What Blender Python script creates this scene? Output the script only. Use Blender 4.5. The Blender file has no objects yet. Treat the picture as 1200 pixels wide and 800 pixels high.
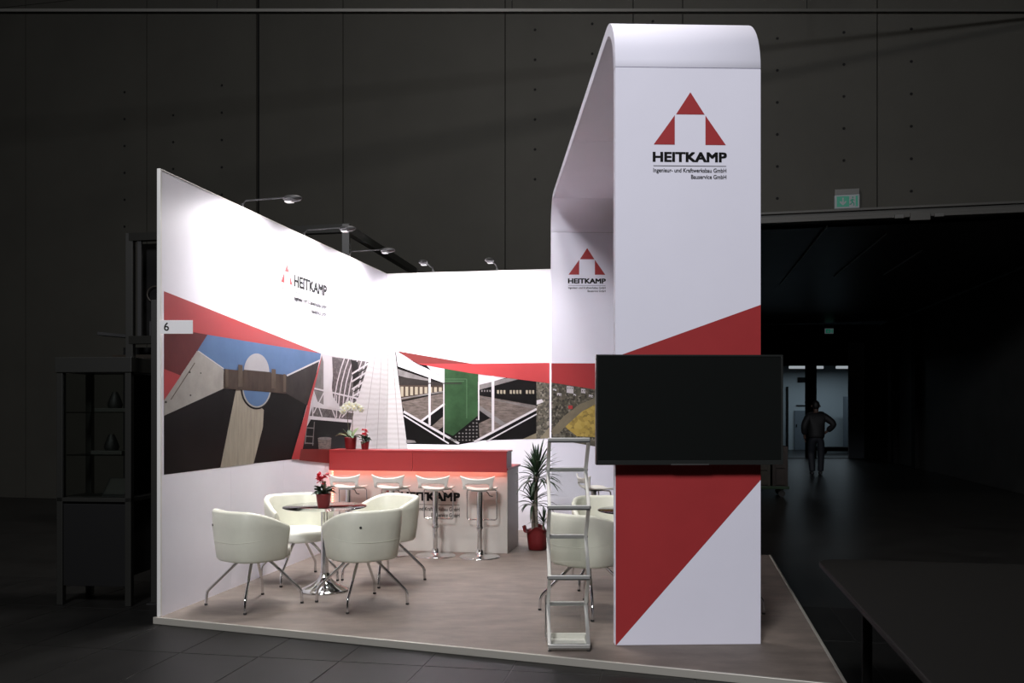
import bpy, bmesh, math, random
from mathutils import Vector, Matrix, Euler
random.seed(7)
scene = bpy.context.scene
C = scene.collection
R = math.radians

# ------------------------------------------------------------------ camera, world, hall light, exposure
FPX, CX, HY, EYE = 1058.0, 600.0, 480.0, 1.5      # focal length in pixels, principal column, horizon row, eye height
cam_d = bpy.data.cameras.new('camera')
cam_d.sensor_width = 36.0
cam_d.lens = 36.0 * FPX / 1200.0
cam_d.shift_y = 80.0 / 1200.0
cam_d.clip_end = 200
cam = bpy.data.objects.new('camera', cam_d)
C.objects.link(cam)
cam.location = (0, 0, EYE)
cam.rotation_euler = (R(90), 0, 0)
scene.camera = cam

w = bpy.data.worlds.new('world')
scene.world = w
w.use_nodes = True
w.node_tree.nodes['Background'].inputs[0].default_value = (1.0, 0.98, 0.86, 1)
w.node_tree.nodes['Background'].inputs[1].default_value = 0.0095

def area_light(name, loc, target, size, energy, color):
    d = bpy.data.lights.new(name, 'AREA')
    d.shape = 'DISK'; d.size = size; d.energy = energy; d.color = color
    o = bpy.data.objects.new(name, d)
    C.objects.link(o)
    o.location = loc
    o.rotation_euler = (Vector(target) - Vector(loc)).to_track_quat('-Z', 'Y').to_euler()
    return o
# the hall's own high-bay ceiling lamps, out of the picture: one behind the viewer, one over the stand
area_light('hall_lamp_front_offscreen', (-3.0, -5.0, 9.2), (0.6, 8.0, 2.2), 2.6, 1480, (0.95, 0.95, 1.0))
area_light('hall_lamp_above_offscreen', (-0.6, 7.8, 9.5), (-0.6, 7.9, 0.0), 1.6, 420, (1.0, 0.95, 0.93))

scene.view_settings.view_transform = 'Standard'
scene.view_settings.look = 'None'
scene.view_settings.exposure = 0.0
scene.view_settings.gamma = 1.0
scene.view_settings.use_curve_mapping = False

# ------------------------------------------------------------------ materials
def lin(c):
    return tuple((x / 255 / 12.92) if x / 255 <= 0.04045 else ((x / 255 + 0.055) / 1.055) ** 2.4 for x in c)

def mat(name, col, rough=0.5, metal=0.0, noise=None, bump=None, emit=None, spec=0.5, coat=0.0, alpha_glass=False):
    """col: linear rgb.  noise=(scale, amount[, stretch]) varies the colour; bump=(scale, strength)"""
    m = bpy.data.materials.new(name)
    m.use_nodes = True
    nt = m.node_tree
    b = nt.nodes['Principled BSDF']
    b.inputs['Base Color'].default_value = (*col, 1)
    b.inputs['Roughness'].default_value = rough
    b.inputs['Metallic'].default_value = metal
    b.inputs['Specular IOR Level'].default_value = spec
    b.inputs['Coat Weight'].default_value = coat
    tc = nt.nodes.new('ShaderNodeTexCoord')
    mp = nt.nodes.new('ShaderNodeMapping')
    nt.links.new(tc.outputs['Object'], mp.inputs['Vector'])
    if noise:
        sc, am = noise[0], noise[1]
        if len(noise) > 2: mp.inputs['Scale'].default_value = noise[2]
        n = nt.nodes.new('ShaderNodeTexNoise')
        n.inputs['Scale'].default_value = sc
        n.inputs['Detail'].default_value = 5
        n.inputs['Roughness'].default_value = 0.65
        nt.links.new(mp.outputs['Vector'], n.inputs['Vector'])
        r = nt.nodes.new('ShaderNodeValToRGB')
        r.color_ramp.elements[0].position = 0.3
        r.color_ramp.elements[1].position = 0.7
        r.color_ramp.elements[0].color = (*[max(0, c * (1 - am)) for c in col], 1)
        r.color_ramp.elements[1].color = (*[min(1, c * (1 + am)) for c in col], 1)
        nt.links.new(n.outputs['Fac'], r.inputs['Fac'])
        nt.links.new(r.outputs['Color'], b.inputs['Base Color'])
    if bump:
        n2 = nt.nodes.new('ShaderNodeTexNoise')
        n2.inputs['Scale'].default_value = bump[0]
        n2.inputs['Detail'].default_value = 4
        nt.links.new(tc.outputs['Object'], n2.inputs['Vector'])
        bp = nt.nodes.new('ShaderNodeBump')
        bp.inputs['Strength'].default_value = bump[1]
        bp.inputs['Distance'].default_value = 0.005
        nt.links.new(n2.outputs['Fac'], bp.inputs['Height'])
        nt.links.new(bp.outputs['Normal'], b.inputs['Normal'])
    if emit:
        b.inputs['Emission Color'].default_value = (*emit[0], 1)
        b.inputs['Emission Strength'].default_value = emit[1]
    return m

def glass_mat(name, tint, gloss_rough=0.02, base=0.06):
    m = bpy.data.materials.new(name)
    m.use_nodes = True
    nt = m.node_tree
    nt.nodes.remove(nt.nodes['Principled BSDF'])
    out = nt.nodes['Material Output']
    t = nt.nodes.new('ShaderNodeBsdfTransparent'); t.inputs[0].default_value = (*tint, 1)
    g = nt.nodes.new('ShaderNodeBsdfGlossy'); g.inputs['Roughness'].default_value = gloss_rough
    fr = nt.nodes.new('ShaderNodeFresnel'); fr.inputs['IOR'].default_value = 1.5
    mx = nt.nodes.new('ShaderNodeMixShader')
    nt.links.new(fr.outputs[0], mx.inputs[0])
    nt.links.new(t.outputs[0], mx.inputs[1]); nt.links.new(g.outputs[0], mx.inputs[2])
    nt.links.new(mx.outputs[0], out.inputs['Surface'])
    return m

def print_mat(name, cols, scale, kind='noise', stretch=(1, 1, 1), rough=0.45):
    """printed picture area: a procedural pattern between the given linear colours"""
    m = bpy.data.materials.new(name)
    m.use_nodes = True
    nt = m.node_tree
    b = nt.nodes['Principled BSDF']
    b.inputs['Roughness'].default_value = rough
    b.inputs['Specular IOR Level'].default_value = 0.3
    tc = nt.nodes.new('ShaderNodeTexCoord')
    mp = nt.nodes.new('ShaderNodeMapping'); mp.inputs['Scale'].default_value = stretch
    nt.links.new(tc.outputs['Object'], mp.inputs['Vector'])
    if kind == 'noise':
        n = nt.nodes.new('ShaderNodeTexNoise'); n.inputs['Detail'].default_value = 6; n.inputs['Roughness'].default_value = 0.7
        src = n.outputs['Fac']
    elif kind == 'voronoi':
        n = nt.nodes.new('ShaderNodeTexVoronoi'); src = n.outputs['Color']
    elif kind == 'wave':
        n = nt.nodes.new('ShaderNodeTexWave'); n.bands_direction = 'Z'; n.inputs['Distortion'].default_value = 2.5
        n.inputs['Detail'].default_value = 3; src = n.outputs['Fac']
    n.inputs['Scale'].default_value = scale
    nt.links.new(mp.outputs['Vector'], n.inputs['Vector'])
    r = nt.nodes.new('ShaderNodeValToRGB')
    el = r.color_ramp.elements
    lo, hi = (0.32, 0.68) if kind == 'noise' else (0.0, 1.0)
    el[0].position = lo; el[1].position = hi
    el[0].color = (*cols[0], 1); el[1].color = (*cols[-1], 1)
    for i, c in enumerate(cols[1:-1]):
        e = el.new(lo + (hi - lo) * (i + 1) / (len(cols) - 1)); e.color = (*c, 1)
    nt.links.new(src, r.inputs['Fac'])
    nt.links.new(r.outputs['Color'], b.inputs['Base Color'])
    return m

M = {}
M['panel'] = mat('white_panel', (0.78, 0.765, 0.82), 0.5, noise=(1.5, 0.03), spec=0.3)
M['arch'] = mat('arch_white', (0.78, 0.77, 0.86), 0.65, noise=(1.2, 0.02), spec=0.12)
M['edge'] = mat('panel_edge', (0.72, 0.71, 0.68), 0.45)
M['core'] = mat('dark_joint', (0.12, 0.115, 0.11), 0.8)
M['red'] = mat('print_red', (0.35, 0.032, 0.034), 0.45, noise=(3, 0.05), spec=0.3)
M['red_dark'] = mat('print_dark_red', (0.14, 0.018, 0.016), 0.45, spec=0.3)
M['arch_red'] = M['red']
M['counter_red'] = mat('counter_red', (0.255, 0.019, 0.019), 0.4, noise=(4, 0.04))
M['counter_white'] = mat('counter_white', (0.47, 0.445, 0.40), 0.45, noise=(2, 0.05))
M['ink'] = mat('ink_black', (0.008, 0.008, 0.008), 0.6, spec=0.08)
M['ink_grey'] = mat('ink_grey', (0.07, 0.07, 0.075), 0.5)
M['cream'] = mat('cream_leather', (0.66, 0.66, 0.55), 0.42, noise=(6, 0.04), bump=(90, 0.08))
M['cushion'] = mat('cream_cushion', (0.70, 0.70, 0.62), 0.42, bump=(90, 0.06))
M['chrome'] = mat('chrome', (0.72, 0.72, 0.72), 0.09, 1.0)
M['steel'] = mat('brushed_steel', (0.55, 0.55, 0.54), 0.28, 1.0)
M['alu'] = mat('aluminium', (0.60, 0.60, 0.57), 0.38, 0.75)
M['rubber'] = mat('black_rubber', (0.015, 0.015, 0.015), 0.6)
M['plastic_white'] = mat('white_plastic', (0.70, 0.68, 0.62), 0.35)
M['glass_top'] = glass_mat('table_glass', (0.93, 0.945, 0.93))
M['acrylic'] = glass_mat('clear_acrylic', (0.96, 0.97, 0.96))
M['pane'] = glass_mat('cabinet_glass', (0.7, 0.72, 0.7))
M['carpet'] = mat('vinyl_floor', (0.160, 0.132, 0.111), 0.6, noise=(4.5, 0.24, (0.7, 1.5, 1)), bump=(60, 0.10), spec=0.35)
M['trim'] = mat('platform_trim', (0.42, 0.40, 0.35), 0.4, 0.3)
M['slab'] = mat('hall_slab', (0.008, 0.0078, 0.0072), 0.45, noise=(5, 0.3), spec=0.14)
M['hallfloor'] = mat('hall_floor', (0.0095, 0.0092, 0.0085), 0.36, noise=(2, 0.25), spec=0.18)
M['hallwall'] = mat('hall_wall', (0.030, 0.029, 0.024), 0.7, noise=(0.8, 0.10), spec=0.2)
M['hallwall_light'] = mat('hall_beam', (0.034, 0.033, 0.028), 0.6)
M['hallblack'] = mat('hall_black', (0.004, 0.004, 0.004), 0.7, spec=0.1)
M['corridor'] = mat('corridor_dark', (0.030, 0.030, 0.028), 0.55, noise=(1.5, 0.2), spec=0.2)
M['corridor_ceiling'] = mat('corridor_ceiling', (0.026, 0.026, 0.024), 0.4, noise=(1.2, 0.3))
M['room_white'] = mat('far_room_white', (0.30, 0.34, 0.36), 0.6)
M['room_grey'] = mat('far_room_grey', (0.10, 0.12, 0.14), 0.6)
M['door_dark'] = mat('dark_door', (0.05, 0.055, 0.065), 0.35)
M['tube'] = mat('tube_light', (0.8, 0.8, 0.8), 0.4, emit=((0.85, 0.93, 1.0), 0.35))
M['sign_white'] = mat('sign_white', (0.75, 0.74, 0.74), 0.4)
M['exit_green'] = mat('exit_green', (0.0, 0.06, 0.04), 0.5, emit=((0.0, 0.30, 0.17), 0.20))
M['exit_white'] = mat('exit_white', (0.08, 0.08, 0.08), 0.5, emit=((0.62, 0.8, 0.85), 0.06))
M['grey_box'] = mat('grey_housing', (0.05, 0.05, 0.045), 0.5)
M['frame_dark'] = mat('booth_frame', (0.012, 0.012, 0.010), 0.45, 0.2)
M['frame_panel_shaded'] = mat('booth_panel_shaded', (0.004, 0.004, 0.004), 0.6, spec=0.2)  # pale panels; the unlit stand's shade is put into this colour
M['frame_black'] = mat('booth_black', (0.006, 0.006, 0.006), 0.6)
M['wood_dark'] = mat('booth_shelf_wood', (0.015, 0.010, 0.005), 0.5, noise=(8, 0.25))
M['tv_screen'] = mat('tv_screen', (0.0075, 0.0085, 0.008), 0.22, spec=0.25)
M['tv_body'] = mat('tv_body', (0.010, 0.011, 0.010), 0.35)
M['tv_bezel'] = mat('tv_bezel', (0.035, 0.038, 0.036), 0.3, 0.5)
M['lamp_grey'] = mat('lamp_grey', (0.035, 0.035, 0.035), 0.5, 0.0)
M['lamp_lens'] = mat('lamp_lens', (0.9, 0.9, 0.9), 0.2, emit=((1.0, 0.96, 0.97), 0.25))
M['led'] = mat('red_led', (1, 0.2, 0.12), 0.4, emit=((1.0, 0.22, 0.15), 17.0))
M['led_bulb'] = mat('led_bulb', (1, 0.4, 0.3), 0.4, emit=((1.0, 0.25, 0.14), 9.0))
M['pot_red'] = mat('red_pot', (0.15, 0.008, 0.010), 0.4, bump=(25, 0.15))
M['soil'] = mat('soil', (0.03, 0.02, 0.012), 0.9)
M['leaf'] = mat('leaf_green', (0.045, 0.085, 0.03), 0.45, noise=(14, 0.35))
M['leaf_dark'] = mat('leaf_dark_green', (0.018, 0.040, 0.018), 0.45, noise=(14, 0.3))
M['leaf_pale'] = mat('leaf_pale_green', (0.17, 0.22, 0.10), 0.45, noise=(14, 0.3))
M['petal_white'] = mat('petal_white', (0.50, 0.49, 0.40), 0.5)
M['petal_heart'] = mat('petal_heart', (0.55, 0.48, 0.12), 0.5)
M['petal_red'] = mat('petal_red', (0.55, 0.012, 0.03), 0.45)
M['stem'] = mat('stem_green', (0.07, 0.06, 0.03), 0.6)
M['trunk'] = mat('cane_trunk', (0.22, 0.19, 0.15), 0.8, noise=(20, 0.3, (1, 1, 4)))
M['skin'] = mat('skin', (0.10, 0.06, 0.045), 0.5)
M['jacket'] = mat('dark_jacket', (0.006, 0.006, 0.007), 0.7)
M['trousers'] = mat('dark_trousers', (0.010, 0.012, 0.018), 0.7)
M['hair'] = mat('dark_hair', (0.008, 0.007, 0.006), 0.6)
M['green_paint'] = mat('trolley_green', (0.012, 0.035, 0.014), 0.5)
M['crate'] = mat('crate_brown', (0.030, 0.026, 0.018), 0.6, noise=(6, 0.3))
M['crate_b'] = mat('crate_dark_brown', (0.018, 0.011, 0.008), 0.6, noise=(6, 0.3))
M['side_table'] = mat('dark_table_top', (0.0065, 0.0062, 0.0055), 0.6, spec=0.08)
# printed picture colours
M['p_blue'] = mat('print_sky_blue', (0.0837, 0.1457, 0.2666), 0.45, noise=(2, 0.12), spec=0.06)
M['p_black'] = mat('print_black', (0.0068, 0.0062, 0.0062), 0.45, noise=(2, 0.3), spec=0.06)
M['p_dark'] = mat('print_dark_grey', (0.031, 0.0267, 0.0248), 0.45, noise=(4, 0.35), spec=0.06)
M['p_brown'] = mat('print_brown', (0.0527, 0.0372, 0.0291), 0.45, noise=(7, 0.3, (1, 1, 0.3)), spec=0.06)
M['p_tan'] = mat('print_post_brown', (0.093, 0.0713, 0.0546), 0.45, noise=(6, 0.2), spec=0.06)
M['p_maroon'] = mat('print_maroon', (0.0992, 0.0217, 0.0217), 0.45, noise=(1.2, 0.4), spec=0.06)
M['p_conc'] = mat('print_concrete', (0.3224, 0.3038, 0.279), 0.45, noise=(3.5, 0.18, (1, 1, 1)), spec=0.06)
M['p_beige'] = mat('print_beige_concrete', (0.2728, 0.2418, 0.1922), 0.45, noise=(9, 0.16, (3, 3, 0.5)), spec=0.06)
M['p_dome'] = mat('print_pale_dome', (0.3596, 0.3472, 0.3596), 0.45, noise=(3, 0.08), spec=0.06)
M['p_white'] = mat('print_white', (0.50, 0.475, 0.49), 0.45, noise=(4, 0.06), spec=0.06)
M['p_grey'] = mat('print_mid_grey', (0.1612, 0.1488, 0.1457), 0.45, noise=(6, 0.3), spec=0.06)
M['p_deck'] = mat('print_deck', (0.124, 0.1023, 0.0899), 0.45, noise=(30, 0.5, (0.4, 0.4, 2)), spec=0.06)
M['p_cream'] = mat('print_window_glow', (0.31, 0.2728, 0.2046), 0.45, spec=0.06)
M['p_green'] = mat('print_green', (0.0279, 0.0651, 0.0279), 0.45, noise=(1.6, 0.45), spec=0.06)
M['p_green_line'] = mat('print_green_line', (0.0527, 0.0992, 0.0527), 0.45, spec=0.06)
M['p_tower'] = print_mat('print_tower', [(0.43, 0.41, 0.405), (0.47, 0.45, 0.45), (0.49, 0.47, 0.47)], 5, 'wave')
M['p_line'] = mat('print_tower_line', (0.248, 0.2294, 0.2108), 0.45)
M['p_lattice'] = print_mat('print_lattice', [(0.012, 0.010, 0.010), (0.05, 0.04, 0.04), (0.18, 0.16, 0.16)], 30, 'noise')
M['p_town'] = print_mat('print_town', [(0.012, 0.011, 0.008), (0.055, 0.05, 0.036), (0.10, 0.09, 0.065), (0.24, 0.22, 0.18)], 42, 'voronoi')
M['p_field'] = print_mat('print_yellow_field', [(0.10, 0.075, 0.03), (0.38, 0.27, 0.06), (0.46, 0.34, 0.09)], 26, 'voronoi')
M['p_road'] = mat('print_road', (0.186, 0.1612, 0.1116), 0.45, noise=(5, 0.15), spec=0.06)

# ------------------------------------------------------------------ mesh helpers
class MB:
    """collects shapes, then links them as one mesh object"""
    def __init__(s):
        s.v, s.f, s.m, s.sm = [], [], [], []
    def add(s, verts, faces, mi=0, smooth=False, mtx=None):
        o = len(s.v)
        for p in verts:
            p = Vector(p)
            s.v.append(mtx @ p if mtx else p)
        for f in faces:
            s.f.append([i + o for i in f]); s.m.append(mi); s.sm.append(smooth)
        return s
    def box(s, a, b, mi=0, mtx=None):
        (x0, y0, z0), (x1, y1, z1) = a, b
        v = [(x0, y0, z0), (x1, y0, z0), (x1, y1, z0), (x0, y1, z0), (x0, y0, z1), (x1, y0, z1), (x1, y1, z1), (x0, y1, z1)]
        f = [(3, 2, 1, 0), (4, 5, 6, 7), (0, 1, 5, 4), (1, 2, 6, 5), (2, 3, 7, 6), (3, 0, 4, 7)]
        return s.add(v, f, mi, False, mtx)
    def lathe(s, prof, n=24, c=(0, 0, 0), mi=0, smooth=True, caps=True):
        v, f = [], []
        for r, z in prof:
            for k in range(n):
                a = 2 * math.pi * k / n
                v.append((c[0] + r * math.cos(a), c[1] + r * math.sin(a), c[2] + z))
        for i in range(len(prof) - 1):
            for k in range(n):
                k2 = (k + 1) % n
                f.append((i * n + k, i * n + k2, (i + 1) * n + k2, (i + 1) * n + k))
        s.add(v, f, mi, smooth)
        if caps:
            s.add(v[:n], [tuple(reversed(range(n)))], mi)
            s.add(v[-n:], [tuple(range(n))], mi)
        return s
    def tube(s, pts, r, n=8, mi=0, closed=False):
        pts = [Vector(p) for p in pts]
        L = len(pts)
        rr = r if isinstance(r, (list, tuple)) else [r] * L
        v, f = [], []
        up = None
        for i, p in enumerate(pts):
            if closed:
                t = (pts[(i + 1) % L] - pts[i - 1]).normalized()
            else:
                t = (pts[min(i + 1, L - 1)] - pts[max(i - 1, 0)]).normalized()
            if up is None:
                up = Vector((0, 0, 1)) if abs(t.z) < 0.9 else Vector((1, 0, 0))
            a = t.cross(up).normalized()
            b = a.cross(t).normalized()
            up = b
            for k in range(n):
                q = 2 * math.pi * k / n
                v.append(p + (a * math.cos(q) + b * math.sin(q)) * rr[i])
        for i in range(L if closed else L - 1):
            j = (i + 1) % L
            for k in range(n):
                k2 = (k + 1) % n
                f.append((i * n + k, i * n + k2, j * n + k2, j * n + k))
        s.add(v, f, mi, True)
        if not closed:
            s.add(v[:n], [tuple(reversed(range(n)))], mi)
            s.add(v[-n:], [tuple(range(n))], mi)
        return s
    def prism(s, poly, z0, z1, mi=0):
        n = len(poly)
        v = [(x, y, z0) for x, y in poly] + [(x, y, z1) for x, y in poly]
        f = [tuple(reversed(range(n))), tuple(range(n, 2 * n))]
        f += [(i, (i + 1) % n, n + (i + 1) % n, n + i) for i in range(n)]
        return s.add(v, f, mi)
    def build(s, name, mats, parent=None, bevel=0.0, fix=True):
        me = bpy.data.meshes.new(name)
        me.from_pydata([tuple(p) for p in s.v], [], s.f)
        if not isinstance(mats, (list, tuple)): mats = [mats]
        for m in mats: me.materials.append(m)
        for i, p in enumerate(me.polygons):
            p.material_index = s.m[i]; p.use_smooth = s.sm[i]
        if fix:
            bm = bmesh.new(); bm.from_mesh(me)
            bmesh.ops.recalc_face_normals(bm, faces=bm.faces)
            bm.to_mesh(me); bm.free()
        me.update()
        o = bpy.data.objects.new(name, me)
        C.objects.link(o)
        if parent: o.parent = parent
        if bevel:
            md = o.modifiers.new('bevel', 'BEVEL'); md.width = bevel; md.segments = 2; md.limit_method = 'ANGLE'
        return o

def thing(name, label, cat, loc=(0, 0, 0), rz=0.0, group=None):
    o = bpy.data.objects.new(name, None)
    C.objects.link(o)
    o.empty_display_size = 0.1
    o.location = loc; o.rotation_euler = (0, 0, rz)
    o['label'] = label; o['category'] = cat
    if group: o['group'] = group
    return o
def tag(o, label, cat, group=None):
    o['label'] = label; o['category'] = cat
    if group: o['group'] = group
    return o
def structure(o, label=None, cat=None):
    o['kind'] = 'structure'
    if label: o['label'] = label
    if cat: o['category'] = cat
    return o
def copy_tree(o, parent=None):
    c = o.copy(); C.objects.link(c)
    if parent: c.parent = parent
    for ch in [x for x in bpy.data.objects if x.parent == o]:
        copy_tree(ch, c)
    return c

# ------------------------------------------------------------------ places: stand axes and printed planes
BA = -math.atan(0.186)                       # the stand is turned this much
UD = Vector((math.cos(BA), math.sin(BA), 0)) # along the back wall
VD = Vector((-math.sin(BA), math.cos(BA), 0))# along the left wall, away from the viewer
BO = Vector((-2.55, 6.56, 0))
def B(u, v, z=0.0): return BO + UD * u + VD * v + Vector((0, 0, z))
WH = 3.236                                   # wall height
WL = 5.13                                    # length of left wall
BWID = 2.27                                  # width of back wall
HALLZ = -0.045

class Face:
    """a flat surface in the place: origin, across, up = z, normal"""
    def __init__(s, o, ex, n): s.o, s.ex, s.n = Vector(o), Vector(ex), Vector(n)
    def trace(s, px, py):
        d = Vector(((px - CX) / FPX, 1, (HY - py) / FPX))
        c = Vector((0, 0, EYE))
        t = (s.o - c).dot(s.n) / d.dot(s.n)
        q = c + d * t - s.o
        return (q.dot(s.ex), q.z)
    def at(s, a, b, off=0.0): return s.o + s.ex * a + Vector((0, 0, b)) + s.n * off
F_LEFT = Face(B(0.006, 0), VD, UD)
F_BACK = Face(B(0, WL - 0.006), UD, -VD)
AA = math.atan(0.033)                        # turn of the arch
AX = Vector((math.cos(AA), math.sin(AA), 0)); AY = Vector((-math.sin(AA), math.cos(AA), 0))
AO = Vector((0.658, 5.75, 0)); AW = 0.936; AT = 0.08; AL = 5.35 + AT; AH = 4.10; AR = 0.415
F_ARCH = Face(AO, AX, -AY)
F_REAR = Face(AO + AY * (AL - AT), AX, -AY)
F_CNT = Face(B(0, 3.27), UD, -VD)

class Print:
    def __init__(s, face): s.face = face; s.mb = MB(); s.mats = []; s.layer = 1
    def mi(s, m):
        if m not in s.mats: s.mats.append(m)
        return s.mats.index(m)
    def poly(s, m, pts, layer=None):
        uv = [s.face.trace(*p) for p in pts]
        s.uvpoly(m, uv, layer)
    def uvpoly(s, m, uv, layer=None):
        l = s.layer if layer is None else layer
        s.mb.add([s.face.at(a, b, l * 0.0007) for a, b in uv], [tuple(range(len(uv)))], s.mi(m))
    def line(s, m, p, q, wd, layer=None):
        (x0, y0), (x1, y1) = p, q
        d = math.hypot(x1 - x0, y1 - y0); nx, ny = -(y1 - y0) / d * wd / 2, (x1 - x0) / d * wd / 2
        s.poly(m, [(x0 + nx, y0 + ny), (x1 + nx, y1 + ny), (x1 - nx, y1 - ny), (x0 - nx, y0 - ny)], layer)
    def ellipse(s, m, cx, cy, rx, ry, a0=0, a1=360, layer=None, n=28):
        s.poly(m, [(cx + rx * math.cos(R(a0 + (a1 - a0) * k / n)), cy - ry * math.sin(R(a0 + (a1 - a0) * k / n))) for k in range(n + (0 if a1 - a0 == 360 else 1))], layer)
    def build(s, name, parent):
        o = s.mb.build(name, [M[m] for m in s.mats], parent, fix=False)
        bm = bmesh.new(); bm.from_mesh(o.data)
        for f in bm.faces:
            f.normal_update()
            if f.normal.dot(s.face.n) < 0: f.normal_flip()
        bm.to_mesh(o.data); bm.free()
        return o

def text_uv(body, bold=0.0, spacing=1.0):
    cu = bpy.data.curves.new('lettering', 'FONT')
    cu.body = body; cu.size = 1.0; cu.offset = bold; cu.space_character = spacing
    cu.resolution_u = 3
    ob = bpy.data.objects.new('lettering', cu)
    C.objects.link(ob)
    dg = bpy.context.evaluated_depsgraph_get()
    me = bpy.data.meshes.new_from_object(ob.evaluated_get(dg))
    vs = [v.co.copy() for v in me.vertices]; fs = [tuple(p.vertices) for p in me.polygons]
    bpy.data.objects.remove(ob); bpy.data.curves.remove(cu); bpy.data.meshes.remove(me)
    return vs, fs
def lettering(name, body, face, a0, b0, width, height, m, parent, bold=0.0, layer=3, spacing=1.0, align_right=None):
    """flat printed text whose box is width x height, lower-left corner at (a0, b0) of the face"""
    vs, fs = text_uv(body, 0.0, spacing)
    x0 = min(v.x for v in vs); x1 = max(v.x for v in vs)
    caps, _ = text_uv('H', 0.0)
    h = max(v.y for v in caps) - min(v.y for v in caps)
    mb = MB()
    sx = width / (x1 - x0); sy = height / h
    steps = ((0, 0),) if bold < .01 else tuple((dx, dy) for dx in (-bold, 0, bold) for dy in (-bold * .8, bold * .8))
    for k, (dx, dy) in enumerate(steps):
        mb.add([face.at(a0 + (v.x - x0 + dx) * sx, b0 + (v.y + dy) * sy, layer * 0.0007 + k * .00008) for v in vs], fs)
    o = mb.build(name, m, parent, fix=False)
    return o
def emblem(face, a0, b0, wd, parent, m, layer=3):
    """three red triangles leaving a white doorway between them; a0,b0 = lower-left corner, wd = base width"""
    def P(x, y): return face.at(a0 + (x - 66) / 546 * wd, b0 + (475 - y) / 546 * wd, layer * 0.0007)
    for tri in (((343, 80), (235, 247), (451, 247)), ((225, 254), (225, 475), (66, 475)), ((457, 254), (612, 475), (457, 475))):
        mb = MB(); mb.add([P(*t) for t in tri], [(0, 1, 2)])
        mb.build('emblem_triangle', m, parent, fix=False)
def logo_stacked(face, a0, top, wd, parent, red, ink):
    """emblem over the name, rule and two lines of small print"""
    h = wd * 0.724
    emblem(face, a0, top - h, wd, parent, red)
    k = wd / 546
    z = lambda y: top - (y - 80) * k
    lettering('lettering', 'HEITKAMP', face, a0 - 3 * k, z(602), 552 * k, 68 * k, ink, parent, 0.04)
    mb = MB(); mb.add([face.at(a0 - 3 * k, z(633), .002), face.at(a0 + 549 * k, z(633), .002), face.at(a0 + 549 * k, z(637), .002), face.at(a0 - 3 * k, z(637), .002)], [(0, 1, 2, 3)])
    mb.build('rule_line', ink, parent, fix=False)
    lettering('lettering', 'Ingenieur- und Kraftwerksbau GmbH', face, a0 - 3 * k, z(683), 552 * k, 30 * k, ink, parent, 0.014)
    lettering('lettering', 'Bauservice GmbH', face, a0 + 283 * k, z(731), 266 * k, 30 * k, ink, parent, 0.014)
def logo_side(face, a0, b_rule, cap, parent, red, ink):
    """emblem left of the name, rule underneath; cap = height of the capitals"""
    ew = cap * 2.5; tw = cap * 7.7; g = cap * 0.3
    emblem(face, a0, b_rule + cap * 0.55, ew, parent, red)
    lettering('lettering', 'HEITKAMP', face, a0 + ew + g, b_rule + cap * 0.55, tw, cap, ink, parent, 0.05)
    e = a0 + ew + g + tw
    mb = MB(); mb.add([face.at(a0, b_rule, .002), face.at(e, b_rule, .002), face.at(e, b_rule + cap * .06, .002), face.at(a0, b_rule + cap * .06, .002)], [(0, 1, 2, 3)])
    mb.build('rule_line', ink, parent, fix=False)
    lettering('lettering', 'Ingenieur- und Kraftwerksbau GmbH', face, a0 + ew + g, b_rule - cap * 0.75, tw, cap * 0.47, ink, parent, 0.014)
    lettering('lettering', 'Bauservice GmbH', face, e - tw * 0.48, b_rule - cap * 1.5, tw * 0.48, cap * 0.47, ink, parent, 0.014)

# ================================================================== THE HALL
HO = Vector((0, 13.98, 0)); HXD = Vector((1, -0.22, 0)).normalized(); HN = Vector((-0.22, -1, 0)).normalized()
F_HALL = Face(HO, HXD, HN)
HROT = math.atan2(HXD.y, HXD.x)
def hpx(px): return F_HALL.trace(px, 300)[0]
def hall_obj(mb, name, m, parent=None, bevel=0):
    o = mb.build(name, m, parent, bevel)
    if not parent:
        o.location = HO; o.rotation_euler = (0, 0, HROT)
    return o
# floor of the hall, with the big floor slabs in front of the stand
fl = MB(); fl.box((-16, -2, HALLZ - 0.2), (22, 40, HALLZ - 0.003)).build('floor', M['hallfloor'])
floor = bpy.data.objects['floor']; structure(floor)
sw, sl = 0.535, 1.07
slab_me = None
for i in range(-7, 14):
    for j in range(-4, 1):
        u0 = 0.05 + i * sw; v0 = 0.35 + j * sl
        if slab_me is None:
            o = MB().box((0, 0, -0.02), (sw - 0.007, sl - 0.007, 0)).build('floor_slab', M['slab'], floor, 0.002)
            slab_me = o
        else:
            o = slab_me.copy(); C.objects.link(o); o.parent = floor
        p = B(u0, v0, HALLZ)
        o.location = p; o.rotation_euler = (0, 0, BA)

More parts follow.
